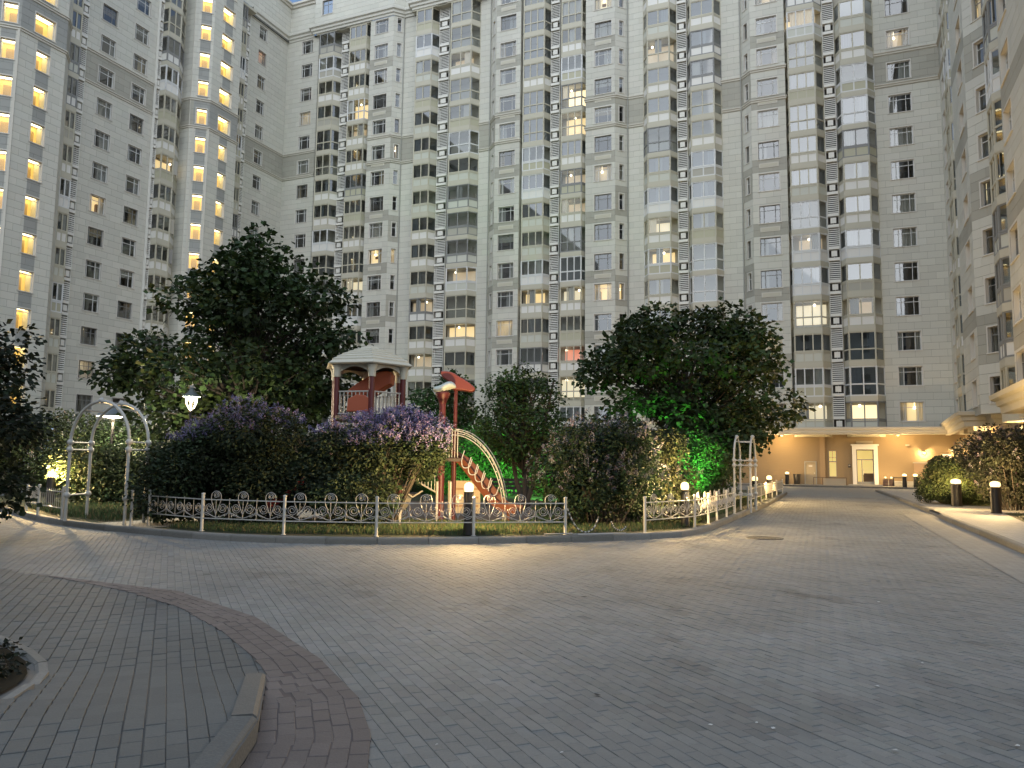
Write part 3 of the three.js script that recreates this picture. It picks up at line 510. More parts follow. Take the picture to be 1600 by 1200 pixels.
const RKERB = [[24.54, -52.91], [19.79, -40.41], [14.56, -27.08], [13.24, -23.92], [11.15, -18.54], [9.76, -15.04], [7.4, -9.0], [4.6, -2]];
const inside = (poly, x, z) => { let c = false; for (let i = 0, j = poly.length - 1; i < poly.length; j = i++) { const [xi, zi] = poly[i], [xj, zj] = poly[j]; if (zi > z !== zj > z && x < ((xj - xi) * (z - zi)) / (zj - zi) + xi) c = !c; } return c; };
const rkx = lerpCurve([...RKERB].map((p) => [p[0], p[1]]));
function sheet(poly, y) { const s = new THREE.Shape(); poly.forEach((p, i) => (i ? s.lineTo(p[0], -p[1]) : s.moveTo(p[0], -p[1]))); const g = new THREE.ShapeGeometry(s).rotateX(-Math.PI / 2).translate(0, y, 0); const p = g.attributes.position, u = g.attributes.uv; for (let i = 0; i < p.count; i++) u.setXY(i, p.getX(i), p.getZ(i)); return g; }

const grain = noiseTexture(256, 5, (r) => { const a = lattice(r, 128), b = lattice(r, 40), c = lattice(r, 8); return (x, y) => { const u = x / 256, v = y / 256; return 0.70 + 0.30 * (0.5 * a(u, v) + 0.3 * b(u, v) + 0.2 * c(u, v)) - (a(v, u) > 0.93 ? 0.16 : 0); }; });
const grainBump = noiseTexture(256, 6, (r) => { const a = lattice(r, 128), b = lattice(r, 64); return (x, y) => 0.6 * a(x / 256, y / 256) + 0.4 * b(x / 256, y / 256); });
// paving seen from afar: 2 m square of 0.105 x 0.21 m blocks laid in running bond
const bondColor = noiseTexture(1024, 7, (r) => {
  const tone = new Float32Array(4000).map(() => 0.84 + 0.16 * r()), fine = lattice(r, 256), big = lattice(r, 5);
  return (x, y) => { const u = (x / 1024) * 20, v = (y / 1024) * 10, i = Math.floor(u), vv = v + (i % 2 ? 0.5 : 0), j = Math.floor(vv) % 10, fu = u - i, fv = vv - Math.floor(vv), m = Math.min(fu, 1 - fu, 2 * fv, 2 - 2 * fv); return (m < 0.05 ? 0.52 : 1) * tone[i * 10 + j] * (0.86 + 0.14 * fine(x / 1024, y / 1024)) * (0.9 + 0.1 * big(x / 1024, y / 1024)); };
});
const bondAt = (k) => { const t = bondColor.clone(); t.repeat.set(1 / 2.1, 1 / 2.1); t.needsUpdate = true; return t; };
const bond = bondAt();
const CP = Math.cos(0.41), SP = Math.sin(0.41); // direction of the paving courses
const alongRows = (g) => { const p = g.attributes.position, u = g.attributes.uv; for (let i = 0; i < p.count; i++) { const x = p.getX(i), z = p.getZ(i); u.setXY(i, (x * CP - z * SP) * 1.13, (x * SP + z * CP) * 1.13); } return g; };

setting('ground', new THREE.PlaneGeometry(900, 900).rotateX(-Math.PI / 2).translate(0, -0.09, -60), std(0.06, 0.055, 0.045, 0.95));
const roadPoly = [[-60, 8], [30, 8], [40, -70], [10, -76], [-60, -60]];
const road = setting('road', alongRows(sheet(roadPoly, -0.0085)), std(0.194, 0.195, 0.18, 0.86, { map: bond }));

// chamfered paving block, four uv variants
const blockGeo = [0, 1, 2, 3].map((k) => {
  const L = 0.2, W = 0.1015, H = 0.03, c = 0.003, s = new Soup(), ou = 0.31 * k, ov = 0.17 * k;
  const T = [[-W / 2 + c, 0, -L / 2 + c], [W / 2 - c, 0, -L / 2 + c], [W / 2 - c, 0, L / 2 - c], [-W / 2 + c, 0, L / 2 - c]], E = [[-W / 2, -c, -L / 2], [W / 2, -c, -L / 2], [W / 2, -c, L / 2], [-W / 2, -c, L / 2]], B = E.map((p) => [p[0], -H, p[2]]), U = (p) => [ou + p[0] * 2.2, ov + p[2] * 2.2];
  s.quad(T[3], T[2], T[1], T[0], null, [U(T[3]), U(T[2]), U(T[1]), U(T[0])]);
  for (let i = 0; i < 4; i++) { const j = (i + 1) % 4; s.quad(T[i], T[j], E[j], E[i], null, [U(T[i]), U(T[j]), U(E[j]), U(E[i])]); s.quad(E[i], E[j], B[j], B[i], null, [U(E[i]), U(E[j]), U(E[j]), U(E[i])]); }
  return s.geo();
});
const paverMat = (r, g, b, rough) => std(r, g, b, rough, { map: grain, bumpMap: grainBump, bumpScale: 0.0012 });
// blocks: [{x, y, z, turn, sx, sz, tone}] -> the 300 nearest as parts of `parent`, the others as one mass
function layBlocks(parent, blocks, base, rough) {
  blocks.sort((a, b) => Math.hypot(a.x, a.z) - Math.hypot(b.x, b.z));
  const own = blocks.slice(0, 300), rest = blocks.slice(300), mats = [0.86, 0.95, 1.04, 1.12].map((k) => paverMat(base[0] * k, base[1] * k, base[2] * k, rough));
  for (const b of own) { const m = mesh('paver', blockGeo[(b.x * 97 + b.z * 31 + 4000 | 0) & 3], mats[Math.max(0, Math.min(3, Math.floor((b.tone - 0.8) * 9)))], parent, [b.x, b.y, b.z]); m.rotation.set(b.tx || 0, b.turn, b.tz || 0); m.scale.set(b.sx || 1, 1, b.sz || 1); }
  const white = paverMat(base[0], base[1], base[2], rough), q = new THREE.Quaternion(), e = new THREE.Euler(), mat = new THREE.Matrix4(), col = new THREE.Color();
  for (let k = 0; k < 4; k++) {
    const l = rest.filter((b, i) => i % 4 === k); if (!l.length) continue;
    const im = new THREE.InstancedMesh(blockGeo[k], white, l.length); im.name = 'paver'; im.userData.kind = 'stuff'; im.castShadow = im.receiveShadow = true;
    l.forEach((b, i) => { e.set(b.tx || 0, b.turn, b.tz || 0); im.setMatrixAt(i, mat.compose(V(b.x, b.y, b.z), q.setFromEuler(e), V(b.sx || 1, 1, b.sz || 1))); im.setColorAt(i, col.setRGB(b.tone * b.cr, b.tone, b.tone * b.cb)); });
    parent.add(im);
  }
}
const rp = rng(31), patch = lattice(rng(32), 16), worn = lattice(rng(33), 16);
function toneOf(x, z) { const u = (x + 40) / 40, v = (z + 60) / 40; return { tone: 0.88 + 0.16 * rp() + 0.26 * (patch(u, v) - 0.5) + 0.2 * (worn(u * 4, v * 4) - 0.5) + 0.12 * (worn(v * 13, u * 13) - 0.5) - 0.35 * smooth(0.72, 0.95, worn(u * 7 + 0.3, v * 7 + 0.6)) * patch(v * 3, u * 3) + 0.16 * (worn((x * CB + z * SB) * 0.05, (x * SB - z * CB) * 0.006 + 0.4) - 0.5), cr: 1 + 0.05 * (rp() - 0.5), cb: 1 + 0.05 * (rp() - 0.5) }; }
const seen = (x, z, m = 0.5) => z < -3.5 && Math.abs(x) < 0.67 * -z + m;
{ // roadway
  const list = [], step = 0.0922, len = 0.184;
  for (let i = -430; i < 370; i++) for (let j = -320; j < 70; j++) {
    const b = i * step + 0.0035 * (worn(i * 0.37, 0.2) - 0.5), a = (j + (i % 2 ? 0.5 : 0)) * len, x = CP * b + SP * a, z = -SP * b + CP * a;
    if (z < -54 || !seen(x, z) || x < stripX(z) - 0.25 && z > -11.2 || x < walkX(z) - 0.1 || inside(ISLAND, x, z) || x > rkx(z) - 0.1) continue;
    list.push({ x, z, y: -0.002 + 0.004 * (rp() - 0.5), turn: 0.41 + 0.014 * (rp() - 0.5), tx: 0.016 * (rp() - 0.5), tz: 0.026 * (rp() - 0.5), sx: 0.885, sz: 0.9, ...toneOf(x, z) });
  }
  layBlocks(road, list, [0.174, 0.175, 0.163], 0.86);
}
{ // raised pavement in the foreground with its planting bed
  const rows = [], N = 60; for (let i = 0; i <= N; i++) rows.push(-16 + (i / N) * 14.5);
  const s = new Soup(); for (let i = 0; i < N; i++) { const z0 = rows[i], z1 = rows[i + 1], a = -26; s.quad([a, walkY(z0) - 0.006, z0], [a, walkY(z1) - 0.006, z1], [walkX(z1), walkY(z1) - 0.006, z1], [walkX(z0), walkY(z0) - 0.006, z0]); }
  const pav = setting('pavement', s.geo(), std(0.075, 0.075, 0.072, 0.9)), list = [], step = 0.1068, len = 0.2085;
  for (let i = -230; i < 30; i++) for (let j = -90; j < 30; j++) {
    const b = i * step + 0.008 * (worn(i * 0.41, 0.7) - 0.5), a = (j + (i % 2 ? 0.5 : 0) + 0.27 * (i % 3)) * len, x = CP * b + SP * a, z = -SP * b + CP * a, edge = walkX(z) - (z > -6.0 ? 0.1 : -0.05);
    if (!seen(x, z, 0.6) || x > edge || (z > -9 && x < bedX(z) + 0.06)) continue;
    list.push({ x, z, y: walkY(z) + 0.004 + 0.004 * (rp() - 0.5), turn: 0.41, tx: -0.012 * (rp() - 0.5), tz: 0.014 * (rp() - 0.5), ...toneOf(x, z) });
  }
  layBlocks(pav, list, [0.090, 0.094, 0.090], 0.84);
}
{ // curved strip of red-brown blocks along the pavement
  const s = new Soup(), list = []; let run = 0; const zs = []; for (let z = -11.0; z <= -2; z += 0.1) zs.push(z);
  for (let i = 0; i + 1 < zs.length; i++) { const z0 = zs[i], z1 = zs[i + 1]; s.quad([walkX(z0), 0.0078, z0], [walkX(z1), 0.0078, z1], [stripX(z1), 0.0078, z1], [stripX(z0), 0.0078, z0]); }
  const strip = setting('paved_strip', s.geo(), std(0.07, 0.055, 0.05, 0.9));
  // courses that follow the curve, as many side by side as the width takes
  const outer = []; for (let z = -11.0; z <= -3; z += 0.01) outer.push([stripX(z), z]);
  const gap = (x, z, t) => { let d = 0; while (d < 1.2 && x - t[1] * d > walkX(z + t[0] * d)) d += 0.01; return d; };
  for (let row = 0; row < 9; row++) {
    let d = row % 2 ? 0.1 : 0;
    for (let i = 4; i + 4 < outer.length; i++) {
      const a = outer[i - 4], b = outer[i + 4], l = Math.hypot(b[0] - a[0], b[1] - a[1]); d += l / 8; if (d < 0.211) continue; d -= 0.211;
      const t = [(b[0] - a[0]) / l, (b[1] - a[1]) / l], w = gap(outer[i][0], outer[i][1], t), n = Math.max(1, Math.round(w / 0.106)); if (row >= n || w < 0.05) continue;
      const off = ((row + 0.5) * w) / n, x = outer[i][0] - t[1] * off, z = outer[i][1] + t[0] * off;
      if (!seen(x, z, 0.4)) continue;
      const k = toneOf(x, z); list.push({ x, z, y: 0.0115 + 0.003 * (rp() - 0.5), turn: Math.atan2(t[0], t[1]), sx: w / n / 0.106, tx: 0.01 * (rp() - 0.5), tz: 0.012 * (rp() - 0.5), tone: k.tone * (0.9 + 0.2 * rp()), cr: 1 + 0.12 * (rp() - 0.5), cb: k.cb });
    }
  }
  layBlocks(strip, list, [0.122, 0.102, 0.093], 0.9);
}
// kerbs: single stones with a bevelled upper edge; left side of the walking direction is the road side
const bedStone = std(0.10, 0.10, 0.095, 0.85); const stoneMat = [0, 1, 2].map((i) => std(0.17 - 0.02 * i, 0.165 - 0.02 * i, 0.15 - 0.02 * i, 0.85, { map: grain, bumpMap: grainBump, bumpScale: 0.003 }));
function kerbStone(L, w, h, drop = 0) { return once(`k${L.toFixed(2)}|${w}|${h}|${drop}`, () => { const s = new THREE.Shape(); s.moveTo(0, -0.1); s.lineTo(w, -0.1); s.lineTo(w, h); s.lineTo(0.03, h); s.lineTo(0.008, h - 0.015); s.lineTo(0, h - 0.04); s.closePath(); const g = new THREE.ExtrudeGeometry(s, { depth: L, bevelEnabled: false }).translate(0, 0, -L / 2); const p = g.attributes.position; for (let i = 0; i < p.count; i++) if (p.getY(i) > 0 && drop) p.setY(i, p.getY(i) + drop * (p.getZ(i) / L)); g.computeVertexNormals(); return g; }); }
function kerb(name, pts, w, h, pick = () => h, len = 1.0) {
  const g = new THREE.Group(); g.name = numbered(name); g.userData = { kind: 'structure' }; scene.add(g);
  const C = new THREE.CatmullRomCurve3(pts.map((p) => V(p[0], 0, p[1])), false, 'centripetal'), n = Math.max(1, Math.round(C.getLength() / len));
  const q = C.getSpacedPoints(n);
  for (let i = 0; i < n; i++) { const a = q[i], b = q[i + 1], L = a.distanceTo(b) - 0.008, hh = pick((i + 0.5) / n, (a.x + b.x) / 2, (a.z + b.z) / 2); const m = mesh('kerb_stone', kerbStone(Math.round(L * 50) / 50, w, hh), stoneMat[(rp() * 3) | 0], g, [(a.x + b.x) / 2, 0.004 * (rp() - 0.5), (a.z + b.z) / 2]); m.rotation.y = Math.atan2(b.x - a.x, b.z - a.z) + 0.006 * (rp() - 0.5); }
  return g;
}
kerb('island_kerb', ISLAND.slice(0, 17), 0.16, 0.13, () => 0.13);
kerb('right_kerb', [...RKERB].slice(0, 7), 0.16, 0.13, (t, x, z) => (z < -25.6 && z > -28.2 ? 0.05 : 0.13));
{ // pavement kerb: a dropping stone and full-height stones
  const g = new THREE.Group(); g.name = 'pavement_kerb'; g.userData = { kind: 'structure' }; scene.add(g);
  const m0 = std(0.084, 0.088, 0.085, 0.85, { map: grain, bumpMap: grainBump, bumpScale: 0.002 });
  for (const [a, b, dr] of [[[-1.435, -4.65], [-1.80, -6.0], 1], [[-1.34, -3.7], [-1.425, -4.62], 0], [[-1.33, -2.7], [-1.34, -3.69], 0]]) {
    const L = Math.hypot(b[0] - a[0], b[1] - a[1]) - 0.012, m = mesh('kerb_stone', kerbStone(L, 0.145, dr ? 0.088 : 0.15, dr ? -0.125 : 0), m0, g, [(a[0] + b[0]) / 2, 0, (a[1] + b[1]) / 2]); m.rotation.y = Math.atan2(b[0] - a[0], b[1] - a[1]);
  }
}
kerb('bed_kerb', BED.slice(2, 10).map((p) => [p[0], p[1]]), 0.09, 0.16, (t, x, z) => Math.max(0.014, walkY(z) + 0.012), 0.5);
{ const s = new Soup(), zs = []; for (let z = -8.9; z <= -2; z += 0.2) zs.push(z); for (let i = 0; i + 1 < zs.length; i++) s.quad([-14, 0.03 + walkY(zs[i]), zs[i]], [-14, 0.03 + walkY(zs[i + 1]), zs[i + 1]], [bedX(zs[i + 1]) - 0.05, 0.01 + walkY(zs[i + 1]), zs[i + 1]], [bedX(zs[i]) - 0.05, 0.01 + walkY(zs[i]), zs[i]]); setting('planting_bed_ground', s.geo(), phys({ color: rgb(0.012, 0.011, 0.008), roughness: 1, specularIntensity: 0.1 })); }

const soilTex = noiseTexture(512, 11, (r) => { const a = lattice(r, 200), b = lattice(r, 50), c = lattice(r, 9); return (x, y) => { const u = x / 512, v = y / 512, k = 0.55 + 0.45 * (0.5 * a(u, v) + 0.5 * b(u, v)), g = c(u, v); return [k * (0.52 - 0.16 * g), k * (0.46 + 0.02 * g), k * (0.28 - 0.10 * g)]; }; }, true); soilTex.repeat.set(0.4, 0.4);
const lawnMat = std(0.26, 0.24, 0.2, 0.95, { map: soilTex, bumpMap: grainBump, bumpScale: 0.02 });
const islandIn = ISLAND.map((p, i) => { const c = [-2, -33], d = Math.hypot(p[0] - c[0], p[1] - c[1]); return [p[0] + ((c[0] - p[0]) / d) * 0.1, p[1] + ((c[1] - p[1]) / d) * 0.1]; });
setting('island_lawn', sheet(islandIn, 0.115), lawnMat);
const pathMat = std(0.30, 0.28, 0.23, 0.85, { map: bond });
setting('garden_path', alongRows(sheet([[-9.45, -18.0], [-7.75, -16.95], [-6.6, -18.3], [-5.4, -20.5], [-4.4, -23], [-6.4, -23.6], [-7.3, -21.4], [-8.6, -19.3]], 0.124)), pathMat);
setting('play_surface', sheet([[-7, -19.2], [3.5, -19.6], [5, -23], [4, -30], [-6, -30], [-8, -24]], 0.12), std(0.10, 0.075, 0.06, 0.95, { map: grain }));
setting('right_pavement', alongRows(sheet([...RKERB.slice(0, 7).map((p) => [p[0] + 0.12, p[1]]), [13, -8], [22, -16], [24, -28], [31, -48], [29, -55]], 0.12)), std(0.29, 0.28, 0.25, 0.85, { map: bond }));
setting('right_lawn', sheet([[13.2, -19.6], [15.0, -23.3], [16.75, -26.8], [24, -25.5], [23, -15]], 0.127), lawnMat);
setting('hedge_bed', sheet([[18.4, -33.6], [17.9, -31.9], [19.5, -30.8], [26, -30], [31, -46], [23.6, -44.6]], 0.127), lawnMat);
{ // paler gutter course along the right kerb, and the forecourt before the entrance
  const a = RKERB.slice(2, 7), off = (p, d) => [p[0] - CB * d, p[1] - SB * d];
  setting('gutter_strip', alongRows(sheet([...a.map((p) => off(p, 0.02)), ...[...a].reverse().map((p) => off(p, 0.95))], 0.004)), std(0.20, 0.20, 0.185, 0.86, { map: bond }));
  const P = (u, w) => [axisAway.x * (D_MAIN - w) + axisAlong.x * u, axisAway.z * (D_MAIN - w) + axisAlong.z * u];
  setting('forecourt', alongRows(sheet([P(-12, 0.3), P(9.3, 0.3), P(9.3, 5.6), P(-12, 5.6)], 0.1)), std(0.20, 0.19, 0.17, 0.85, { map: bond }));
  kerb('forecourt_kerb', [P(9.2, 5.6), P(-12, 5.6)], 0.16, 0.12);
}
{ const m = thing('manhole_cover', 'round dark iron manhole cover in the paving near the island kerb', 'manhole', [5.69, 0.004, -17.67]); const iron = std(0.035, 0.033, 0.03, 0.7);
  mesh('ring', lathe([[0.40, -0.02], [0.40, 0.008], [0.345, 0.008], [0.345, -0.01]], 32), iron, m); mesh('lid', new THREE.CylinderGeometry(0.335, 0.335, 0.02, 32).translate(0, -0.006, 0), iron, m); mesh('lid_bars', merge([-0.18, -0.09, 0, 0.09, 0.18].map((x) => box(0.03, 0.006, 0.5 - Math.abs(x), x, 0.006, 0))), iron, m); }
// ------------------------------------------------------------------ lamps
const LAMP = 14; // candela per unit used below
const lampCol = rgb(1, 0.67, 0.29);
const metalDark = std(0.022, 0.02, 0.019, 0.45, { metalness: 0.3 }), whitePaint = std(0.34, 0.33, 0.30, 0.45), whiteWorn = std(0.26, 0.25, 0.23, 0.55);
const lampGlow = glowMat(1, 0.74, 0.33, 2.6), lampGlowSoft = glowMat(1, 0.80, 0.50, 1.7);
function lampLight(parent, pos, intensity, color = lampCol, size = 3) { const l = new THREE.PointLight(color, intensity, 0, 2); l.name = 'lamp_glow'; l.position.set(...pos); l.intensity = intensity * LAMP; l.castShadow = true; l.shadow.radius = size; parent.add(l); return l; }
function bollard(x, z, h, r, label, intensity = 10, y = 0.12, group = 'bollard lamps') {
  const t = thing('bollard_lamp', label, 'bollard lamp', [x, y, z], 0, group);
  mesh('post', lathe([[0, 0], [r * 1.12, 0], [r * 1.12, 0.03], [r, 0.035], [r, h - 0.13], [r * 0.92, h - 0.12], [r * 0.9, h - 0.11], [0, h - 0.11]], 24), metalDark, t);
  mesh('collar', lathe([[r * 0.96, h - 0.125], [r * 1.02, h - 0.12], [r * 1.02, h - 0.10], [r * 0.9, h - 0.095]], 24), metalDark, t);
  mesh('lamp_globe', lathe([[r * 0.8, h - 0.10], [r * 0.98, h - 0.06], [r * 1.02, h - 0.01], [r * 0.9, h + 0.05], [r * 0.5, h + 0.085], [0.001, h + 0.095]], 20), lampGlow, t);
  lampLight(t, [0, h - 0.05, 0], intensity, lampCol, 4);
  return t;
}
bollard(-0.86, -16.2, 0.98, 0.1, 'lit bollard lamp behind the scrolled fence, in front of the slide', 10);
bollard(4.25, -19.2, 0.98, 0.1, 'lit bollard lamp at the corner of the fenced lawn beside the right lilac', 9);
bollard(-13.97, -23.9, 0.98, 0.11, 'lit bollard lamp beside the curved fence at the far left', 17);
bollard(10.59, -34.07, 0.95, 0.12, 'lit bollard lamp just behind the narrow garden arch', 9);
bollard(12.3, -37.4, 0.95, 0.12, 'lit bollard lamp past the garden arch, farther down the fence', 9);
bollard(17.66, -31.17, 0.98, 0.19, 'thick black bollard lamp in front of the clipped hedge', 11);
bollard(16.38, -26.57, 0.98, 0.16, 'lit bollard lamp on the pavement nearest the right edge', 14);
{ const at = (u, w) => [axisAway.x * (D_MAIN - w) + axisAlong.x * u, axisAway.z * (D_MAIN - w) + axisAlong.z * u];
  const put = (u, w, label, i) => { const [x, z] = at(u, w); bollard(x, z, 0.95, 0.16, label, i, 0.11); };
  put(-4.45, 3.2, 'lit bollard lamp left of the service door at the end of the road', 2.5); put(4.3, 5.0, 'lit bollard lamp right of the entrance door, left one of the pair', 2); put(5.1, 4.6, 'lit bollard lamp right of the entrance door, right one of the pair', 2); }
const onMain = (u, v, w) => [axisAway.x * (D_MAIN - w) + axisAlong.x * u, v, axisAway.z * (D_MAIN - w) + axisAlong.z * u];
const onRight = (a, v, out) => [axisAway.x * a + axisAlong.x * (D_RIGHT - out), v, axisAway.z * a + axisAlong.z * (D_RIGHT - out)];
function wallLamp(pos, turn, label, i = 8) {
  const t = thing('wall_lamp', label, 'wall lamp', pos, turn, 'wall lamps');
  mesh('bracket', merge([boxAt(-0.06, 0.06, -0.12, 0.12, -0.14, -0.10), rod([0, 0.02, -0.12], [0, 0.02, 0], 0.02)]), metalDark, t); mesh('lamp_globe', new THREE.SphereGeometry(0.13, 16, 12), lampGlow, t); mesh('cap', new THREE.CylinderGeometry(0.05, 0.14, 0.05, 16).translate(0, 0.14, 0), metalDark, t);
  lampLight(t, [0, 0, 0], i); return t;
}
wallLamp(onMain(6.13, 2.84, 0.4), -BETA, 'glowing globe lamp on the warm wall right of the entrance', 2.2);
wallLamp(onMain(8.55, 2.7, 0.4), -BETA, 'glowing globe lamp in the corner of the warm wall', 1.8);
wallLamp(onRight(50, 3.85, 0.3), -(Math.PI / 2 + BETA), 'glowing globe lamp on the right block above the lilac', 1.8);
function ceilingLamp(pos, turn, label, i = 10) {
  const t = thing('ceiling_lamp', label, 'ceiling lamp', pos, turn, 'lamps under the ledges');
  mesh('housing', new THREE.CylinderGeometry(0.13, 0.15, 0.06, 20).translate(0, -0.03, 0), whitePaint, t); mesh('lamp_globe', new THREE.SphereGeometry(0.12, 16, 8, 0, Math.PI * 2, Math.PI / 2, Math.PI / 2).translate(0, -0.061, 0), lampGlow, t);
  lampLight(t, [0, -0.11, 0], i); return t;
}
ceilingLamp(onMain(4.13, 4.355, 1.85), -BETA, 'round lamp under the ledge right of the entrance door', 2.6);
ceilingLamp(onMain(-4.9, 4.355, 1.85), -BETA, 'round lamp under the ledge beside the maple branch', 2.6);
ceilingLamp(onRight(67.7, 4.49, 0.9), 0, 'round lamp under the right canopy, farther one', 2);
ceilingLamp(onRight(60.2, 4.49, 1.1), 0, 'round lamp under the right canopy, nearer one', 2.4);
ceilingLamp(onRight(40, 4.49, 1.2), 0, 'round lamp under the porch canopy beside the right lilac', 2.4);
{ // lantern on a post
  const t = thing('lantern_post', 'old-style lantern post with four curved arms above the left lilac', 'lamp post', [-9.27, 0.7, -22.5]); t.scale.setScalar(0.7);
  mesh('post', merge([rod([0, -0.83, 0], [0, 3.2, 0], 0.075, 12, 0.05), lathe([[0, -0.83], [0.16, -0.83], [0.16, -0.5], [0.08, -0.4]], 16), lathe([[0.05, 3.2], [0.09, 3.24], [0.05, 3.28]], 12)]), metalDark, t);
  for (let i = 0; i < 4; i++) { const a = (i * Math.PI) / 2 + 0.5, c = Math.cos(a), s = Math.sin(a); mesh('arm', tube([[0.04 * c, 3.28, 0.04 * s], [0.17 * c, 3.4, 0.17 * s], [0.27 * c, 3.62, 0.27 * s], [0.29 * c, 3.82, 0.29 * s]], 0.022, 14, 8), whitePaint, t); }
  mesh('lamp_bulb', lathe([[0.0, 3.34], [0.05, 3.36], [0.05, 3.6], [0.16, 3.72], [0.2, 3.8], [0.001, 3.84]], 16), lampGlowSoft, t);
  mesh('hood', lathe([[0.34, 3.84], [0.30, 3.92], [0.16, 4.02], [0.1, 4.12], [0.1, 4.2], [0.0, 4.22]], 20), std(0.06, 0.075, 0.07, 0.5), t); mesh('finial', box(0.13, 0.09, 0.13, 0, 4.27, 0), whitePaint, t);
  lampLight(t, [0, 3.7, 0], 7, rgb(1, 0.85, 0.58), 5);
}
{ // dish lamp behind the arch
  const t = thing('dish_lamp', 'tall lamp with a wide dish shade lit from below, seen through the arch', 'lamp post', [-14.3, 0.12, -28]);
  mesh('post', rod([0, 0, 0], [0, 3.0, 0], 0.06, 12, 0.045), metalDark, t);
  mesh('shade', lathe([[0.55, 2.96], [0.5, 3.06], [0.3, 3.2], [0.12, 3.3], [0.1, 3.4], [0, 3.42]], 28), std(0.16, 0.19, 0.2, 0.5), t);
  mesh('lamp_disc', lathe([[0.52, 2.97], [0.3, 2.93], [0.001, 2.92]], 24), lampGlowSoft, t); lampLight(t, [0, 2.8, 0], 12, rgb(1, 0.86, 0.62), 8);
}
function floodlight(x, z, aim, i, label) {
  const t = thing('green_floodlight', label, 'floodlight', [x, 0.12, z], 0, 'green garden floodlights');
  mesh('stake', rod([0, 0, 0], [0, 0.22, 0], 0.02), metalDark, t); const h = mesh('housing', boxAt(-0.12, 0.12, -0.09, 0.09, -0.1, 0), metalDark, t, [0, 0.28, 0]), dir = V(...aim).sub(V(x, 0.4, z)).normalize();
  h.quaternion.setFromUnitVectors(V(0, 0, 1), dir); mesh('lamp_lens', new THREE.PlaneGeometry(0.2, 0.14).translate(0, 0, 0.004), glowMat(0.1, 1, 0.15, 4), h);
  const s = new THREE.SpotLight(rgb(0.2, 1, 0.16), i, 0, 0.55, 0.8, 2); s.name = 'lamp_glow'; s.position.set(dir.x * 0.06, 0.28 + dir.y * 0.06, dir.z * 0.06); s.target.position.set(aim[0] - x, aim[1] - 0.12, aim[2] - z); s.castShadow = true; s.shadow.radius = 3; t.add(s, s.target);
}
floodlight(5.7, -25.4, [6.5, 2.9, -29.4], 420, 'green floodlight in the lawn beside the narrow arch, aimed at the right maple');
floodlight(1.9, -30.5, [0.9, 1.2, -35], 800, 'green floodlight behind the small tree, aimed at the hedge');
floodlight(-2.2, -30, [-1.6, 1.8, -35], 420, 'green floodlight behind the playground, aimed at the hedge');

// ------------------------------------------------------------------ garden arches
const vec = (p, y) => V(p[0], y, p[1]);
function arch(name, label, P, Q, off, springs, top, balls, r) {
  const t = thing(name, label, 'garden arch', [P[0], 0.12, P[1]]);
  const L = (p) => [p[0] - P[0], p[1] - P[1]], pairs = [[L(P), L(Q)], [L([P[0] + off[0], P[1] + off[1]]), L([Q[0] + off[0], Q[1] + off[1]])]];
  for (const [a, b] of pairs) {
    for (const e of [a, b]) { mesh('post', rod(vec(e, 0), vec(e, springs), r, 12), whitePaint, t); for (const y of balls) mesh('ball', new THREE.SphereGeometry(r * 2.1, 14, 10), whitePaint, t, [e[0], y, e[1]]); }
    const pts = []; for (let i = 0; i <= 20; i++) { const k = (i / 20) * Math.PI, f = 0.5 - 0.5 * Math.cos(k); pts.push([a[0] + (b[0] - a[0]) * f, springs + (top - springs) * Math.sin(k), a[1] + (b[1] - a[1]) * f]); }
    mesh('hoop', tube(pts, r, 40, 10), whitePaint, t);
    mesh('ball', new THREE.SphereGeometry(r * 2, 14, 10), whitePaint, t, [(a[0] + b[0]) / 2, top + 0.02, (a[1] + b[1]) / 2]);
  }
  for (const e of [0, 1]) for (const y of balls) if (y > 0) mesh('rung', rod(vec(pairs[0][e], y), vec(pairs[1][e], y), r * 0.55, 8), whitePaint, t);
  for (const k of [0.3, 0.7]) { const f = 0.5 - 0.5 * Math.cos(k * Math.PI), y = springs + (top - springs) * Math.sin(k * Math.PI), m = (p) => V(p[0][0] + (p[1][0] - p[0][0]) * f, y, p[0][1] + (p[1][1] - p[0][1]) * f); mesh('rung', rod(m(pairs[0]), m(pairs[1]), r * 0.5, 8), whitePaint, t); }
  return t;
}
arch('garden_arch', 'wide white double garden arch over the path at the left', [-10.42, -18.5], [-8.52, -17.45], [0.02, -0.88], 1.82, 2.78, [0.6, 1.67, 1.84], 0.036);
arch('garden_arch', 'narrow white double garden arch at the far end of the lawn fence, seen edge on', [7.2, -25.3], [7.85, -26.85], [0.46, 0.2], 1.66, 2.42, [0.55, 1.5, 1.66], 0.033);

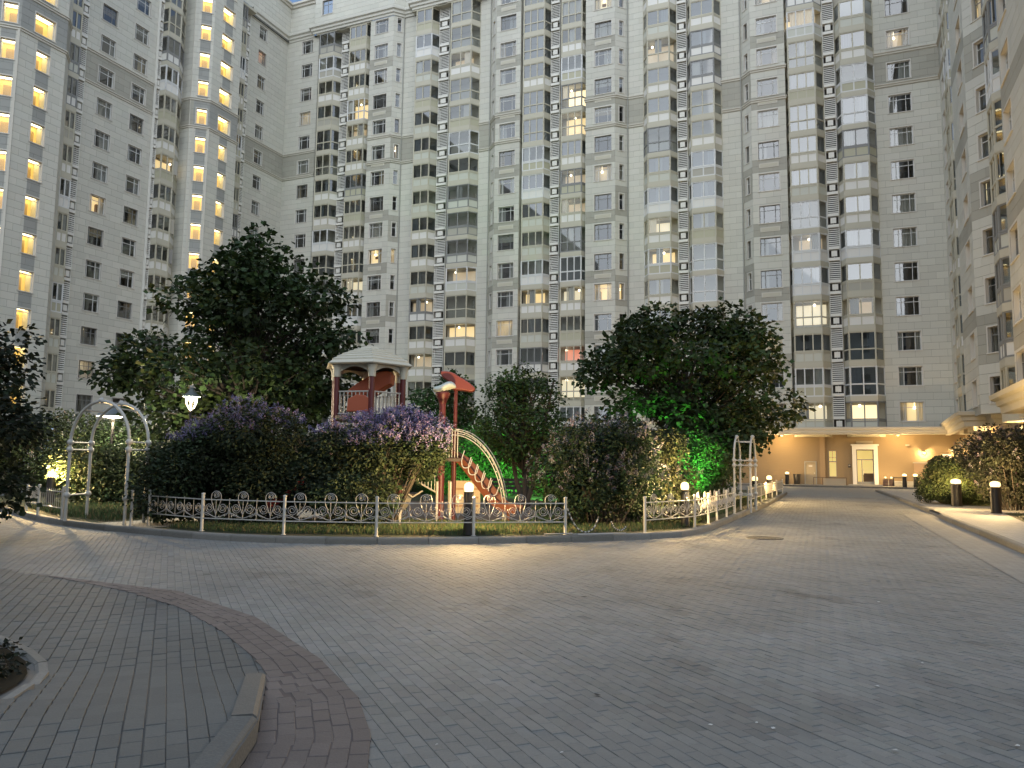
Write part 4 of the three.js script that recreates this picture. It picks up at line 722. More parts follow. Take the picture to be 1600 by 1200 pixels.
// ------------------------------------------------------------------ scrolled fences
function spiral(cx, cy, r, turns, dir, start = 0) { const p = []; for (let i = 0; i <= 26; i++) { const k = i / 26, a = start + dir * k * turns * 2 * Math.PI, q = r * (1 - 0.78 * k); p.push([cx + q * Math.cos(a), cy + q * Math.sin(a), 0]); } return tube(p, 0.0075, 44, 5); }
function fence(label, posts, { cap = 0.78, loops = true, scroll = true, skip = [] } = {}) {
  const o = posts[0], t = thing('scrolled_fence', label, 'fence', [o[0], 0.12, o[1]], 0, 'low fences round the lawn');
  posts.forEach((p) => mesh('post', lathe([[0, 0], [0.05, 0], [0.05, 0.012], [0.031, 0.02], [0.031, cap - 0.03], [0.038, cap - 0.02], [0.038, cap], [0.0, cap + 0.012]], 12), whitePaint, t, [p[0] - o[0], 0, p[1] - o[1]]));
  for (let i = 0; i + 1 < posts.length; i++) {
    if (skip.includes(i)) continue;
    const a = posts[i], b = posts[i + 1], L = Math.hypot(b[0] - a[0], b[1] - a[1]), turn = Math.atan2(-(b[1] - a[1]), b[0] - a[0]);
    const put = (name, g, m = whiteWorn) => { const q = mesh(name, g, m, t, [a[0] - o[0], 0, a[1] - o[1]]); q.rotation.y = turn; return q; };
    put('top_rail', boxAt(0.03, L - 0.03, 0.645, 0.665, -0.012, 0.012), whitePaint); put('bottom_rail', boxAt(0.03, L - 0.03, 0.262, 0.282, -0.012, 0.012), whitePaint);
    if (!scroll) { const n = Math.max(3, Math.round(L / 0.16)); for (let k = 1; k < n; k++) put('bar', rod([(L * k) / n, 0.272, 0], [(L * k) / n, 0.72, 0], 0.008, 6)); continue; }
    const n = Math.max(1, Math.round(L / 0.66)), w = L / n;
    const wave = []; for (let k = 0; k <= n * 12; k++) wave.push([0.04 + ((L - 0.08) * k) / (n * 12), 0.345 + 0.045 * Math.cos((k / 12) * 2 * Math.PI * 1.0 + Math.PI * 0), 0]);
    put('wave_bar', tube(wave, 0.009, n * 24, 6));
    for (let k = 0; k < n; k++) {
      const x = w * (k + 0.5);
      for (const s of [-1, 1]) put('scroll', merge([spiral(x + s * w * 0.25, 0.49, 0.105, 2.1, s, s > 0 ? Math.PI * 0.9 : Math.PI * 0.1), tube([[x + s * w * 0.25 + s * 0.1, 0.53, 0], [x + s * w * 0.25 + s * 0.145, 0.45, 0], [x + s * w * 0.25 + s * 0.1, 0.36, 0], [x + s * w * 0.25, 0.33, 0]], 0.0075, 16, 5)]));
      put('bar', rod([x, 0.282, 0], [x, 0.645, 0], 0.007, 6)); if (k) put('bar', rod([w * k, 0.282, 0], [w * k, 0.69, 0], 0.007, 6));
      if (loops && w > 0.5) put('loop', merge([tube([[x, 0.36, 0], [x - 0.06, 0.5, 0], [x - 0.115, 0.66, 0], [x - 0.1, 0.78, 0], [x, 0.83, 0], [x + 0.1, 0.78, 0], [x + 0.115, 0.66, 0], [x + 0.06, 0.5, 0], [x, 0.36, 0]], 0.008, 48, 6), spiral(x, 0.745, 0.068, 1.9, 1, -0.6)]));
    }
  }
  return t;
}
fence('scrolled white metal fence along the front kerb of the lawn', [[-6.36, -16.3], [-4.51, -15.75], [-2.65, -15.66], [-0.74, -16.02], [1.15, -16.48]]);
fence('white fence length between the wide arch and the left lilac', [[-8.3, -17.3], [-8.02, -17.52], [-6.36, -16.32]], { skip: [0], loops: false });
fence('white fence turning the corner at the right lilac and running to the narrow arch', [[2.94, -17.25], [4.4, -18.83], [5.07, -20.2], [5.6, -21.4], [6.25, -22.8], [6.9, -24.3]]);
fence('white barred fence beyond the narrow arch down the right kerb', [[8.35, -27.7], [9.3, -30], [10.3, -32.4], [11.3, -34.8], [12.4, -37.3], [13.6, -40.2], [15.0, -43.4]], { scroll: false });
fence('short curved white fence left of the wide arch', [[-13.43, -21.9], [-12.06, -20.15], [-10.7, -18.85]], { scroll: false });
{ // striped hose hung in the open fence bay, and loose rods on the kerb
  const t = thing('striped_hose', 'black and white striped hose hanging in loops in the fence gap', 'hose', [1.15, 0.12, -16.48]);
  const stripe = (pts) => { const C = new THREE.CatmullRomCurve3(pts.map((p) => V(...p))), n = 22; for (let i = 0; i < n; i++) { const q = []; for (let k = 0; k <= 3; k++) q.push(C.getPoint((i + k / 3) / n)); mesh('hose_stripe', tube(q, 0.016, 4, 7), i % 2 ? std(0.03, 0.03, 0.03, 0.6) : whitePaint, t); } };
  stripe([[0.04, 0.55, -0.02], [0.12, 0.35, -0.03], [0.28, 0.12, -0.05], [0.45, 0.06, -0.08], [0.6, 0.14, -0.12], [0.72, 0.38, -0.18]]); stripe([[0.98, 0.28, -0.2], [1.06, 0.14, -0.22], [1.2, 0.09, -0.25], [1.32, 0.18, -0.28]]);
  const f = thing('fallen_rod', 'loose pale metal rod lying on the kerb in the fence gap', 'rod', [1.2, 0.145, -16.5]); mesh('rod', merge([rod([-0.5, 0, 0.12], [0.1, 0.02, 0.1], 0.012), rod([0.0, 0.0, 0.1], [1.25, 0.01, -0.3], 0.012), rod([0.2, 0, 0.14], [1.6, 0.005, -0.32], 0.01)]), whiteWorn, f);
}

// ------------------------------------------------------------------ playground
const red = std(0.085, 0.010, 0.010, 0.5), orange = std(0.29, 0.062, 0.022, 0.5), rust = std(0.13, 0.038, 0.015, 0.55), cream = std(0.46, 0.43, 0.34, 0.55), tubeWhite = std(0.38, 0.36, 0.32, 0.45), deckDark = std(0.05, 0.035, 0.03, 0.7);
{
  const t = thing('play_tower', 'hexagonal play tower with cream shingled roof on red posts behind the lilac', 'play tower', [-3.88, 0.12, -21]);
  const hex = (r, y, a0 = 0.26) => [...Array(6)].map((_, i) => V(r * Math.cos(a0 + (i * Math.PI) / 3), y, r * Math.sin(a0 + (i * Math.PI) / 3)));
  const ringMesh = (name, rows, m) => { const s = new Soup(); for (let q = 0; q + 1 < rows.length; q++) { const A = hex(...rows[q]), B = hex(...rows[q + 1]); for (let i = 0; i < 6; i++) { const j = (i + 1) % 6; s.quad(B[i].toArray(), B[j].toArray(), A[j].toArray(), A[i].toArray()); } } return mesh(name, s.geo(), m, t); };
  const prof = []; const R0 = 1.22, n = 6; // stepped shingle courses
  for (let i = 0; i < n; i++) { const k = i / n, k2 = (i + 1) / n, r0 = R0 * (1 - 0.78 * Math.pow(k, 1.25)), r1 = R0 * (1 - 0.78 * Math.pow(k2, 1.25)), y0 = 4.02 + 0.50 * Math.pow(k, 0.85), y1 = 4.02 + 0.50 * Math.pow(k2, 0.85); prof.push([[r0 - 0.03, y0 - 0.012], [r0 + 0.025, y0 - 0.02], [r0 + 0.025, y0 + 0.018], [r1 + 0.005, y1 - 0.004]]); }
  prof.forEach((p) => ringMesh('shingle_course', p, cream));
  ringMesh('roof_top', [[0.29, 4.5], [0.26, 4.55], [0.05, 4.58], [0.001, 4.58]], cream); ringMesh('eave', [[0.9, 3.98], [1.24, 3.99], [1.27, 4.02], [1.23, 4.045]], cream); ringMesh('roof_lining', [[1.2, 4.0], [0.6, 4.3], [0.001, 4.4]], std(0.2, 0.17, 0.13, 0.8));
  hex(1.0, 0).forEach((p) => { mesh('post', rod([p.x, 0, p.z], [p.x, 3.72, p.z], 0.075, 14), red, t); mesh('capital', lathe([[0.085, 3.66], [0.1, 3.68], [0.1, 3.82], [0.13, 3.93], [0.17, 4.0], [0, 4.0]], 14).translate(p.x, 0, p.z), cream, t); });
  const H = hex(1.0, 0); for (let i = 0; i < 6; i++) { const a = H[i], b = H[(i + 1) % 6], pts = []; for (let k = 0; k <= 12; k++) { const f = k / 12; pts.push([a.x + (b.x - a.x) * f, 3.74 + 0.2 * Math.sin(f * Math.PI), a.z + (b.z - a.z) * f]); } const s = new Soup(); for (let k = 0; k < 12; k++) { const p = pts[k], q = pts[k + 1], up = (v) => [v[0], 4.0, v[2]]; s.quad(p, q, up(q), up(p)); } mesh('arched_valance', s.geo(), cream, t); }
  mesh('platform', new THREE.CylinderGeometry(1.08, 1.08, 0.1, 6).rotateY(Math.PI / 6 - 0.26).translate(0, 2.6, 0), deckDark, t);
  for (let i = 0; i < 6; i++) { const a = H[i], b = H[(i + 1) % 6], bars = []; for (let k = 1; k < 9; k++) { const f = k / 9; bars.push(rod([a.x + (b.x - a.x) * f, 2.68, a.z + (b.z - a.z) * f], [a.x + (b.x - a.x) * f, 3.28, a.z + (b.z - a.z) * f], 0.014, 6)); } mesh('railing', merge([...bars, rod([a.x, 3.28, a.z], [b.x, 3.28, b.z], 0.02), rod([a.x, 2.7, a.z], [b.x, 2.7, b.z], 0.02)]), tubeWhite, t); }
  const pan = new THREE.Shape(); pan.moveTo(-0.32, 0); pan.lineTo(0.26, 0); pan.lineTo(0.26, 0.28); pan.lineTo(0.1, 0.4); pan.lineTo(-0.1, 0.41); pan.lineTo(-0.3, 0.3); pan.closePath();
  const pm = mesh('orange_panel', new THREE.ExtrudeGeometry(pan, { depth: 0.05, bevelEnabled: true, bevelSize: 0.02, bevelThickness: 0.02, bevelSegments: 2 }), orange, t, [-0.02, 2.76, 0.93]); pm.rotation.y = 0.05;
  // rising hood of the tube slide
  const hs = new THREE.Shape(); hs.moveTo(-0.62, 0); hs.quadraticCurveTo(-0.3, 0.3, 0.2, 0.52); hs.quadraticCurveTo(0.42, 0.6, 0.5, 0.5); hs.lineTo(0.48, 0.28); hs.quadraticCurveTo(0.3, 0.2, 0.1, 0.02); hs.quadraticCurveTo(-0.2, -0.05, -0.62, 0);
  const hood = mesh('slide_hood', new THREE.ExtrudeGeometry(hs, { depth: 0.5, bevelEnabled: true, bevelSize: 0.05, bevelThickness: 0.06, bevelSegments: 4 }), orange, t, [0.12, 3.3, -0.3]);
}
{
  const t = thing('play_stair', 'barred white stair with red posts climbing to the play tower', 'play stair', [-2.25, 0.12, -20.0]);
  const bars = []; for (let k = 0; k < 20; k++) { const f = k / 19, x = -1.2 + 1.55 * f, y = 2.2 - 0.0 * f; mesh('bar', rod([x, 0.75 + 0.9 * (1 - f) * 0.9, 0.35], [x, 2.25 - 0.1 * f, 0.35], 0.012, 6), tubeWhite, t); }
  mesh('handrail', merge([rod([-1.25, 2.28, 0.35], [0.4, 2.14, 0.35], 0.02), rod([-1.25, 1.62, 0.35], [0.4, 0.72, 0.35], 0.022), rod([-1.15, 1.35, 0.75], [-0.15, 0.62, 0.75], 0.022), rod([-0.15, 0.62, 0.75], [0.1, 0.78, 0.75], 0.02)]), tubeWhite, t);
  for (let k = 0; k < 7; k++) mesh('tread', boxAt(-1.2 + k * 0.22, -0.95 + k * 0.22, 1.45 - k * 0.2, 1.49 - k * 0.2, -0.4, 0.7), deckDark, t);
  mesh('red_post', merge([rod([0.5, 0, 0.3], [0.5, 3.15, 0.3], 0.085, 14), lathe([[0.09, 2.95], [0.12, 3.05], [0.2, 3.2], [0.16, 3.26], [0, 3.26]], 14).translate(0.5, 0, 0.3)]), red, t);
  const cap = new THREE.SphereGeometry(0.26, 18, 10); cap.scale(1.15, 0.46, 0.8); { const p = cap.attributes.position; for (let i = 0; i < p.count; i++) p.setY(i, p.getY(i) + 0.06 * Math.sin(p.getX(i) * 9)); cap.computeVertexNormals(); }
  mesh('white_cap', cap.translate(0.54, 3.36, 0.3), std(0.42, 0.46, 0.41, 0.4), t);
  mesh('thin_red_post', rod([0.8, 0, -0.1], [0.8, 3.35, -0.1], 0.05, 12), red, t);
  const wing = new THREE.Shape(); wing.moveTo(-0.42, 0.32); wing.quadraticCurveTo(-0.15, 0.34, 0.02, 0.2); wing.quadraticCurveTo(0.3, 0.06, 0.5, -0.12); wing.quadraticCurveTo(0.52, -0.2, 0.4, -0.2); wing.quadraticCurveTo(0.2, -0.16, 0.08, -0.16); wing.lineTo(-0.1, -0.14); wing.quadraticCurveTo(-0.14, 0.04, -0.3, 0.14); wing.quadraticCurveTo(-0.44, 0.22, -0.42, 0.32);
  mesh('red_wing', new THREE.ExtrudeGeometry(wing, { depth: 0.22, bevelEnabled: true, bevelSize: 0.03, bevelThickness: 0.05, bevelSegments: 3 }), std(0.17, 0.034, 0.024, 0.45), t, [0.82, 3.5, -0.2]).scale.set(0.9, 0.9, 1);
  mesh('platform', boxAt(0.3, 1.0, 1.5, 1.58, -0.4, 0.5), deckDark, t);
  const pick = []; for (let k = 0; k < 6; k++) pick.push(rod([0.56 + k * 0.07, 1.6, 0.42], [0.56 + k * 0.07, 2.3, 0.42], 0.012, 6)); mesh('railing', merge([...pick, rod([0.55, 2.3, 0.42], [0.95, 2.3, 0.42], 0.016)]), tubeWhite, t);
  for (const [x, z] of [[0.42, 0.9], [0.75, 0.9]]) mesh('white_leg', rod([x, 0, z - 0.5], [x, 1.0, z - 0.5], 0.035, 10), tubeWhite, t);
}
{
  const t = thing('arched_climber', 'white arched climbing ladder bending down to the lawn beside the slide', 'climbing frame', [-1.5, 0.12, -20]);
  const arc = (z, k) => { const p = []; for (let i = 0; i <= 14; i++) { const a = (i / 14) * (Math.PI / 2); p.push([0.02 + 1.38 * Math.sin(a) * k, 0.15 + 2.15 * Math.cos(a) * k + (i === 14 ? -0.15 : 0), z]); } return p; };
  const rails = [[-0.45, 1.02], [-0.38, 0.97], [0.2, 0.99], [0.27, 0.94]]; rails.forEach(([z, k]) => mesh('side_rail', tube(arc(z, k), 0.0125, 36, 8), tubeWhite, t));
  for (let i = 2; i < 14; i++) { const a = (i / 14) * (Math.PI / 2), x = 0.02 + 1.36 * Math.sin(a) * 0.97, y = 0.15 + 2.15 * Math.cos(a) * 0.97; mesh('rung', rod([x, y, -0.42], [x, y, 0.24], 0.015, 8), tubeWhite, t); }
  for (let i = 1; i < 6; i++) { const x = 0.15 + i * 0.17, y = 1.95 - i * 0.17; mesh('hand_loop', tube([[x, y, 0.22], [x - 0.06, y - 0.26, 0.3], [x - 0.02, y - 0.42, 0.3], [x + 0.12, y - 0.42, 0.26], [x + 0.2, y - 0.22, 0.22]], 0.014, 20, 6), tubeWhite, t); }
}
{
  const t = thing('brown_slide', 'straight rust-brown slide beside the white climbing ladder', 'slide', [-1.55, 0.12, -20.3]);
  const sh = new THREE.Shape(); sh.moveTo(-0.28, 0.2); sh.lineTo(-0.24, 0); sh.lineTo(0.24, 0); sh.lineTo(0.28, 0.2); sh.lineTo(0.24, 0.2); sh.lineTo(0.2, 0.05); sh.lineTo(-0.2, 0.05); sh.lineTo(-0.24, 0.2); sh.closePath();
  const path = new THREE.CatmullRomCurve3([V(0, 1.6, 0), V(0.25, 1.45, 0.05), V(0.7, 0.95, 0.2), V(1.15, 0.45, 0.4), V(1.4, 0.28, 0.5), V(1.75, 0.22, 0.62)]);
  const rows = 26, s = new Soup(), pr = sh.getPoints(1), P = []; for (let i = 0; i <= rows; i++) { const c = path.getPoint(i / rows), d = path.getTangent(i / rows), side = V(-d.z, 0, d.x).normalize(), up = side.clone().cross(d).normalize(); if (up.y < 0) up.negate(); P.push(pr.map((q) => c.clone().addScaledVector(side, q.x).addScaledVector(up, q.y).toArray())); }
  for (let i = 0; i < rows; i++) for (let k = 0; k < pr.length - 1; k++) s.quad(P[i][k], P[i + 1][k], P[i + 1][k + 1], P[i][k + 1]);
  mesh('chute', s.geo(), rust, t); mesh('leg', merge([rod([0.05, 0, 0], [0.05, 1.55, 0], 0.05, 10), rod([0.05, 0, -0.3], [0.05, 1.55, -0.3], 0.05, 10)]), rust, t); mesh('foot', rod([1.5, 0, 0.53], [1.5, 0.24, 0.53], 0.04, 8), rust, t);
  mesh('grab_knob', new THREE.SphereGeometry(0.09, 12, 8).translate(-0.02, 1.82, 0.1), std(0.08, 0.03, 0.025, 0.5), t);
  const pl = mesh('play_panel', boxAt(-0.1, 0.75, 0.15, 1.0, -0.5, -0.46), std(0.50, 0.42, 0.30, 0.6), t); for (let i = 0; i < 3; i++) mesh('panel_slat', boxAt(-0.05, 0.7, 0.32 + i * 0.22, 0.37 + i * 0.22, -0.455, -0.43), std(0.36, 0.22, 0.13, 0.6), pl);
}
{
  const t = thing('pale_slide', 'short pale plastic slide ending under the right side of the left lilac', 'slide', [-3.1, 0.12, -18.9], -0.2);
  const s = new THREE.Shape(); s.moveTo(-0.62, 0.18); s.quadraticCurveTo(-0.1, 0.16, 0.2, 0.42); s.quadraticCurveTo(0.45, 0.58, 0.62, 0.66); s.lineTo(0.72, 0.6); s.quadraticCurveTo(0.66, 0.4, 0.4, 0.22); s.quadraticCurveTo(0.1, 0.02, -0.62, 0.06); s.closePath();
  mesh('chute', new THREE.ExtrudeGeometry(s, { depth: 0.5, bevelEnabled: true, bevelSize: 0.03, bevelThickness: 0.04, bevelSegments: 3 }), std(0.21, 0.195, 0.16, 0.5), t); mesh('rim', tube([[-0.62, 0.2, 0.52], [-0.1, 0.2, 0.54], [0.2, 0.44, 0.54], [0.45, 0.6, 0.54], [0.66, 0.69, 0.52]], 0.035, 24, 8), cream, t); mesh('leg', rod([0.55, 0, 0.25], [0.6, 0.7, 0.25], 0.04, 8), tubeWhite, t);
}
{
  const t = thing('red_slide_end', 'low red slide trough poking out of the left lilac above the fence', 'slide', [-5.15, 0.12, -17.75], 0.25);
  const s = new Soup(), N = 14; for (let i = 0; i < N; i++) { const f = (k) => { const u = k / N, y = 0.42 + 0.55 * Math.pow(u, 1.4), x = -0.28 + 0.75 * u; return [[x, y + 0.16, 0.28], [x, y, 0.2], [x, y - 0.03, 0], [x, y, -0.2], [x, y + 0.16, -0.28]]; }; const a = f(i), b = f(i + 1); for (let k = 0; k < 4; k++) s.quad(a[k], b[k], b[k + 1], a[k + 1]); }
  mesh('trough', s.geo(), std(0.19, 0.018, 0.016, 0.4, { side: THREE.DoubleSide }), t); mesh('lip', tube([[-0.28, 0.58, 0.28], [-0.29, 0.43, 0.2], [-0.29, 0.39, 0], [-0.29, 0.43, -0.2], [-0.28, 0.58, -0.28]], 0.03, 20, 8), red, t); mesh('leg', merge([rod([-0.1, 0, 0], [-0.1, 0.4, 0], 0.04), rod([0.3, 0, 0], [0.3, 0.6, 0], 0.04)]), metalDark, t);
}
{
  const t = thing('garden_bench', 'dark wooden bench behind the slide, in front of the green hedge', 'bench', [-0.1, 0.12, -27.5], 0.1), wood = std(0.035, 0.025, 0.02, 0.7);
  for (let i = 0; i < 3; i++) mesh('seat_slat', boxAt(-0.9, 0.9, 0.43, 0.46, -0.2 + i * 0.15, -0.08 + i * 0.15), wood, t); for (let i = 0; i < 3; i++) mesh('back_slat', boxAt(-0.9, 0.9, 0.55 + i * 0.14, 0.66 + i * 0.14, -0.3, -0.27), wood, t);
  for (const x of [-0.75, 0.75]) mesh('leg', merge([boxAt(x - 0.03, x + 0.03, 0, 0.43, -0.2, 0.2), boxAt(x - 0.03, x + 0.03, 0.43, 0.95, -0.27, -0.22)]), metalDark, t);
}

// ------------------------------------------------------------------ entrance fittings
{
  const turn = -BETA, put = (name, label, cat, u, w, y, build, group) => { const t = thing(name, label, cat, onMain(u, y, w), turn, group); build(t); return t; };
  put('waste_bin', 'dark waste bin beside the service door at the end of the road', 'bin', -3.75, 1.7, 0.1, (t) => { mesh('body', new THREE.CylinderGeometry(0.3, 0.26, 0.85, 18).translate(0, 0.425, 0), metalDark, t); mesh('rim', new THREE.TorusGeometry(0.3, 0.025, 8, 24).rotateX(Math.PI / 2).translate(0, 0.85, 0), metalDark, t); });
  put('ramp_railing', 'low brown railing and ramp wall left of the entrance door', 'railing', -1.1, 2.2, 0.1, (t) => { const m = std(0.08, 0.045, 0.03, 0.5); mesh('top_rail', rod([-1.3, 0.62, 0], [1.25, 0.62, 0], 0.025), m, t); for (const x of [-1.3, -0.6, 1.25]) mesh('post', rod([x, 0, 0], [x, 0.62, 0], 0.025), m, t); mesh('ramp_wall', boxAt(-0.55, 1.2, 0, 0.55, -0.3, -0.15), std(0.34, 0.30, 0.23, 0.8), t); });
  for (const [u, label] of [[3.1, 'brown planter box right beside the entrance door'], [3.55, 'second brown planter box right of the entrance door']]) put('planter_box', label, 'planter', u, 1.6, 0.1, (t) => { const m = std(0.10, 0.06, 0.045, 0.7); mesh('box', boxAt(-0.2, 0.2, 0, 0.55, -0.2, 0.2), m, t); mesh('soil', boxAt(-0.18, 0.18, 0.53, 0.56, -0.18, 0.18), std(0.03, 0.025, 0.02, 1), t); mesh('lamp_globe', new THREE.SphereGeometry(0.07, 12, 8).translate(0, 0.7, 0), lampGlowSoft, t); mesh('lamp_stem', rod([0, 0.5, 0], [0, 0.65, 0], 0.012), metalDark, t); lampLight(t, [0, 0.7, 0], 0.5); }, 'planters at the entrance');
  put('seat_stand', 'black metal stand with shelves near the entrance planters', 'stand', 4.15, 2.0, 0.1, (t) => { for (const x of [-0.45, 0.45]) for (const z of [-0.2, 0.2]) mesh('leg', rod([x, 0, z], [x, 0.72, z], 0.03), metalDark, t); mesh('top', boxAt(-0.5, 0.5, 0.68, 0.74, -0.25, 0.25), metalDark, t); mesh('shelf', boxAt(-0.45, 0.45, 0.3, 0.34, -0.2, 0.2), std(0.3, 0.28, 0.24, 0.6), t); });
  put('intercom', 'small intercom box left of the entrance door', 'intercom', 0.42, 0.3, 1.72, (t) => { mesh('body', boxAt(-0.1, 0.1, -0.14, 0.14, -0.08, 0.04), metalDark, t); mesh('face', boxAt(-0.07, 0.07, -0.02, 0.1, 0.041, 0.05), whitePaint, t); });
  put('security_camera', 'small white security camera high on the wall right of the entrance', 'camera', 4.9, 0.45, 3.5, (t) => { mesh('body', boxAt(-0.14, 0.14, -0.05, 0.05, -0.06, 0.1), whitePaint, t); mesh('bracket', rod([0, 0, -0.2], [0, 0, -0.05], 0.02), metalDark, t); });
  put('wall_board', 'lit notice board on the warm wall near the corner', 'sign', 7.75, 0.35, 2.6, (t) => { mesh('frame', boxAt(-0.42, 0.42, -0.22, 0.22, -0.12, -0.05), std(0.35, 0.25, 0.13, 0.6), t); mesh('window_light', boxAt(-0.36, 0.36, -0.16, 0.16, -0.049, -0.04), glowMat(1, 0.8, 0.45, 1.2), t); });
}
// ------------------------------------------------------------------ litter on the paving
{
  const r = rng(55), bits = [[1.25, -5.0, 'paper'], [1.55, -5.05, 'paper'], [1.62, -4.95, 'paper'], [3.4, -6.6, 'paper'], [2.7, -5.9, 'paper'], [0.62, -5.6, 'leaf'], [-0.75, -7.6, 'leaf'], [0.9, -9.6, 'leaf'], [2.2, -4.6, 'paper'], [0.3, -4.5, 'paper'], [-0.4, -4.6, 'paper'], [4.4, -9.5, 'paper'], [-1.9, -11.2, 'leaf'], [2.95, -4.7, 'paper']];
  const cream2 = std(0.42, 0.41, 0.38, 0.9), brown = std(0.03, 0.024, 0.018, 0.9);
  bits.forEach(([x, z, k], i) => { const s = new Soup(), n = 6, R1 = k === 'paper' ? rr(0.008, 0.014, r) : rr(0.015, 0.025, r), p = []; for (let q = 0; q < n; q++) { const a = (q / n) * 2 * Math.PI; p.push([R1 * rr(0.6, 1.3, r) * Math.cos(a) * 1.4, 0.003 + 0.008 * r(), R1 * rr(0.6, 1.2, r) * Math.sin(a)]); } for (let q = 0; q < n; q++) s.tri([0, 0.012, 0], p[(q + 1) % n], p[q]);
    const m = mesh(numbered(k === 'paper' ? 'paper_scrap' : 'dead_leaf'), s.geo(), k === 'paper' ? cream2 : brown, scene, [x, 0.004, z]); m.userData = { label: k === 'paper' ? 'tiny pale paper scrap lying on the grey road pavers' : 'small dark dead leaf lying on the grey road pavers', category: k === 'paper' ? 'litter' : 'leaf', group: k === 'paper' ? 'scraps on the road' : 'dead leaves on the road' }; });
}
// ------------------------------------------------------------------ plants
const bark = std(0.045, 0.036, 0.028, 0.95), leafMat = phys({ color: rgb(1, 1, 1), roughness: 0.65, vertexColors: true, transmission: 0.25, thickness: 0, specularIntensity: 0.35 }), flowerMat = std(1, 1, 1, 0.8, { vertexColors: true }), bladeMat = std(1, 1, 1, 0.8, { vertexColors: true });
class Leaves {
  constructor(seed) { this.p = []; this.n = []; this.c = []; this.r = rng(seed); }
  leaf(x, y, z, dx, dy, dz, size, wide, col) { // blade from (x,y,z) along d, folded on its midrib
    const r = this.r; let l = Math.hypot(dx, dy, dz) || 1; dx /= l; dy /= l; dz /= l;
    let ux = r() - 0.5, uy = r() * 0.9 + 0.1, uz = r() - 0.5; const k = ux * dx + uy * dy + uz * dz; ux -= k * dx; uy -= k * dy; uz -= k * dz; l = Math.hypot(ux, uy, uz) || 1; ux /= l; uy /= l; uz /= l;
    const sx = dy * uz - dz * uy, sy = dz * ux - dx * uz, sz = dx * uy - dy * ux, h = size * wide, f = size * 0.10;
    const A = [x, y, z], T = [x + dx * size, y + dy * size, z + dz * size], m = 0.45 * size, L = [x + dx * m + sx * h + ux * f, y + dy * m + sy * h + uy * f, z + dz * m + sz * h + uz * f], Q = [x + dx * m - sx * h + ux * f, y + dy * m - sy * h + uy * f, z + dz * m - sz * h + uz * f];
    for (const [a, b, c] of [[A, T, L], [A, Q, T]]) {
      const e = [b[0] - a[0], b[1] - a[1], b[2] - a[2]], g = [c[0] - a[0], c[1] - a[1], c[2] - a[2]]; let nx = e[1] * g[2] - e[2] * g[1], ny = e[2] * g[0] - e[0] * g[2], nz = e[0] * g[1] - e[1] * g[0]; const q = Math.hypot(nx, ny, nz) || 1;
      for (const v of [a, b, c]) { this.p.push(v[0], v[1], v[2]); this.n.push(nx / q, ny / q, nz / q); this.c.push(col[0], col[1], col[2]); }
    }
  }
  clump(c, rad, n, size, wide, tone, shell = 0.5) {
    const r = this.r, f = 0.68 + 0.64 * r(), warm = 0.9 + 0.35 * r(), tint = [tone[0] * f * warm, tone[1] * f, tone[2] * f];
    for (let i = 0; i < n; i++) {
      const a = r() * 2 * Math.PI, b = Math.acos(2 * r() - 1), q = shell + (1 - shell) * Math.pow(r(), 0.6), ox = Math.sin(b) * Math.cos(a), oy = Math.cos(b), oz = Math.sin(b) * Math.sin(a), wob = 0.82 + 0.36 * r();
      const k = 0.55 + 0.9 * r(), y = 0.9 + 0.25 * r();
      this.leaf(c[0] + ox * rad[0] * q * wob, c[1] + oy * rad[1] * q * wob, c[2] + oz * rad[2] * q * wob, ox * 0.7 + r() - 0.5, oy * 0.4 - 0.25 + (r() - 0.5) * 0.8, oz * 0.7 + r() - 0.5, size * (0.65 + 0.6 * r()), wide, [tint[0] * k * y, tint[1] * k, tint[2] * k]);
    }
  }
  geo(o = [0, 0, 0]) { const g = new THREE.BufferGeometry(); g.setAttribute('position', new THREE.Float32BufferAttribute(this.p, 3)); g.setAttribute('normal', new THREE.Float32BufferAttribute(this.n, 3)); g.setAttribute('color', new THREE.Float32BufferAttribute(this.c, 3)); g.setAttribute('uv', new THREE.Float32BufferAttribute(new Float32Array((this.p.length / 3) * 2), 2)); return g.translate(-o[0], -o[1], -o[2]); }
}
const rowAt = (rows, y) => { for (let i = 0; i + 1 < rows.length; i++) if (y >= rows[i][0] && y <= rows[i + 1][0]) { const f = (y - rows[i][0]) / (rows[i + 1][0] - rows[i][0]); return [rows[i][1] + (rows[i + 1][1] - rows[i][1]) * f, rows[i][2] + (rows[i + 1][2] - rows[i][2]) * f]; } return rows[y < rows[0][0] ? 0 : rows.length - 1].slice(1); };
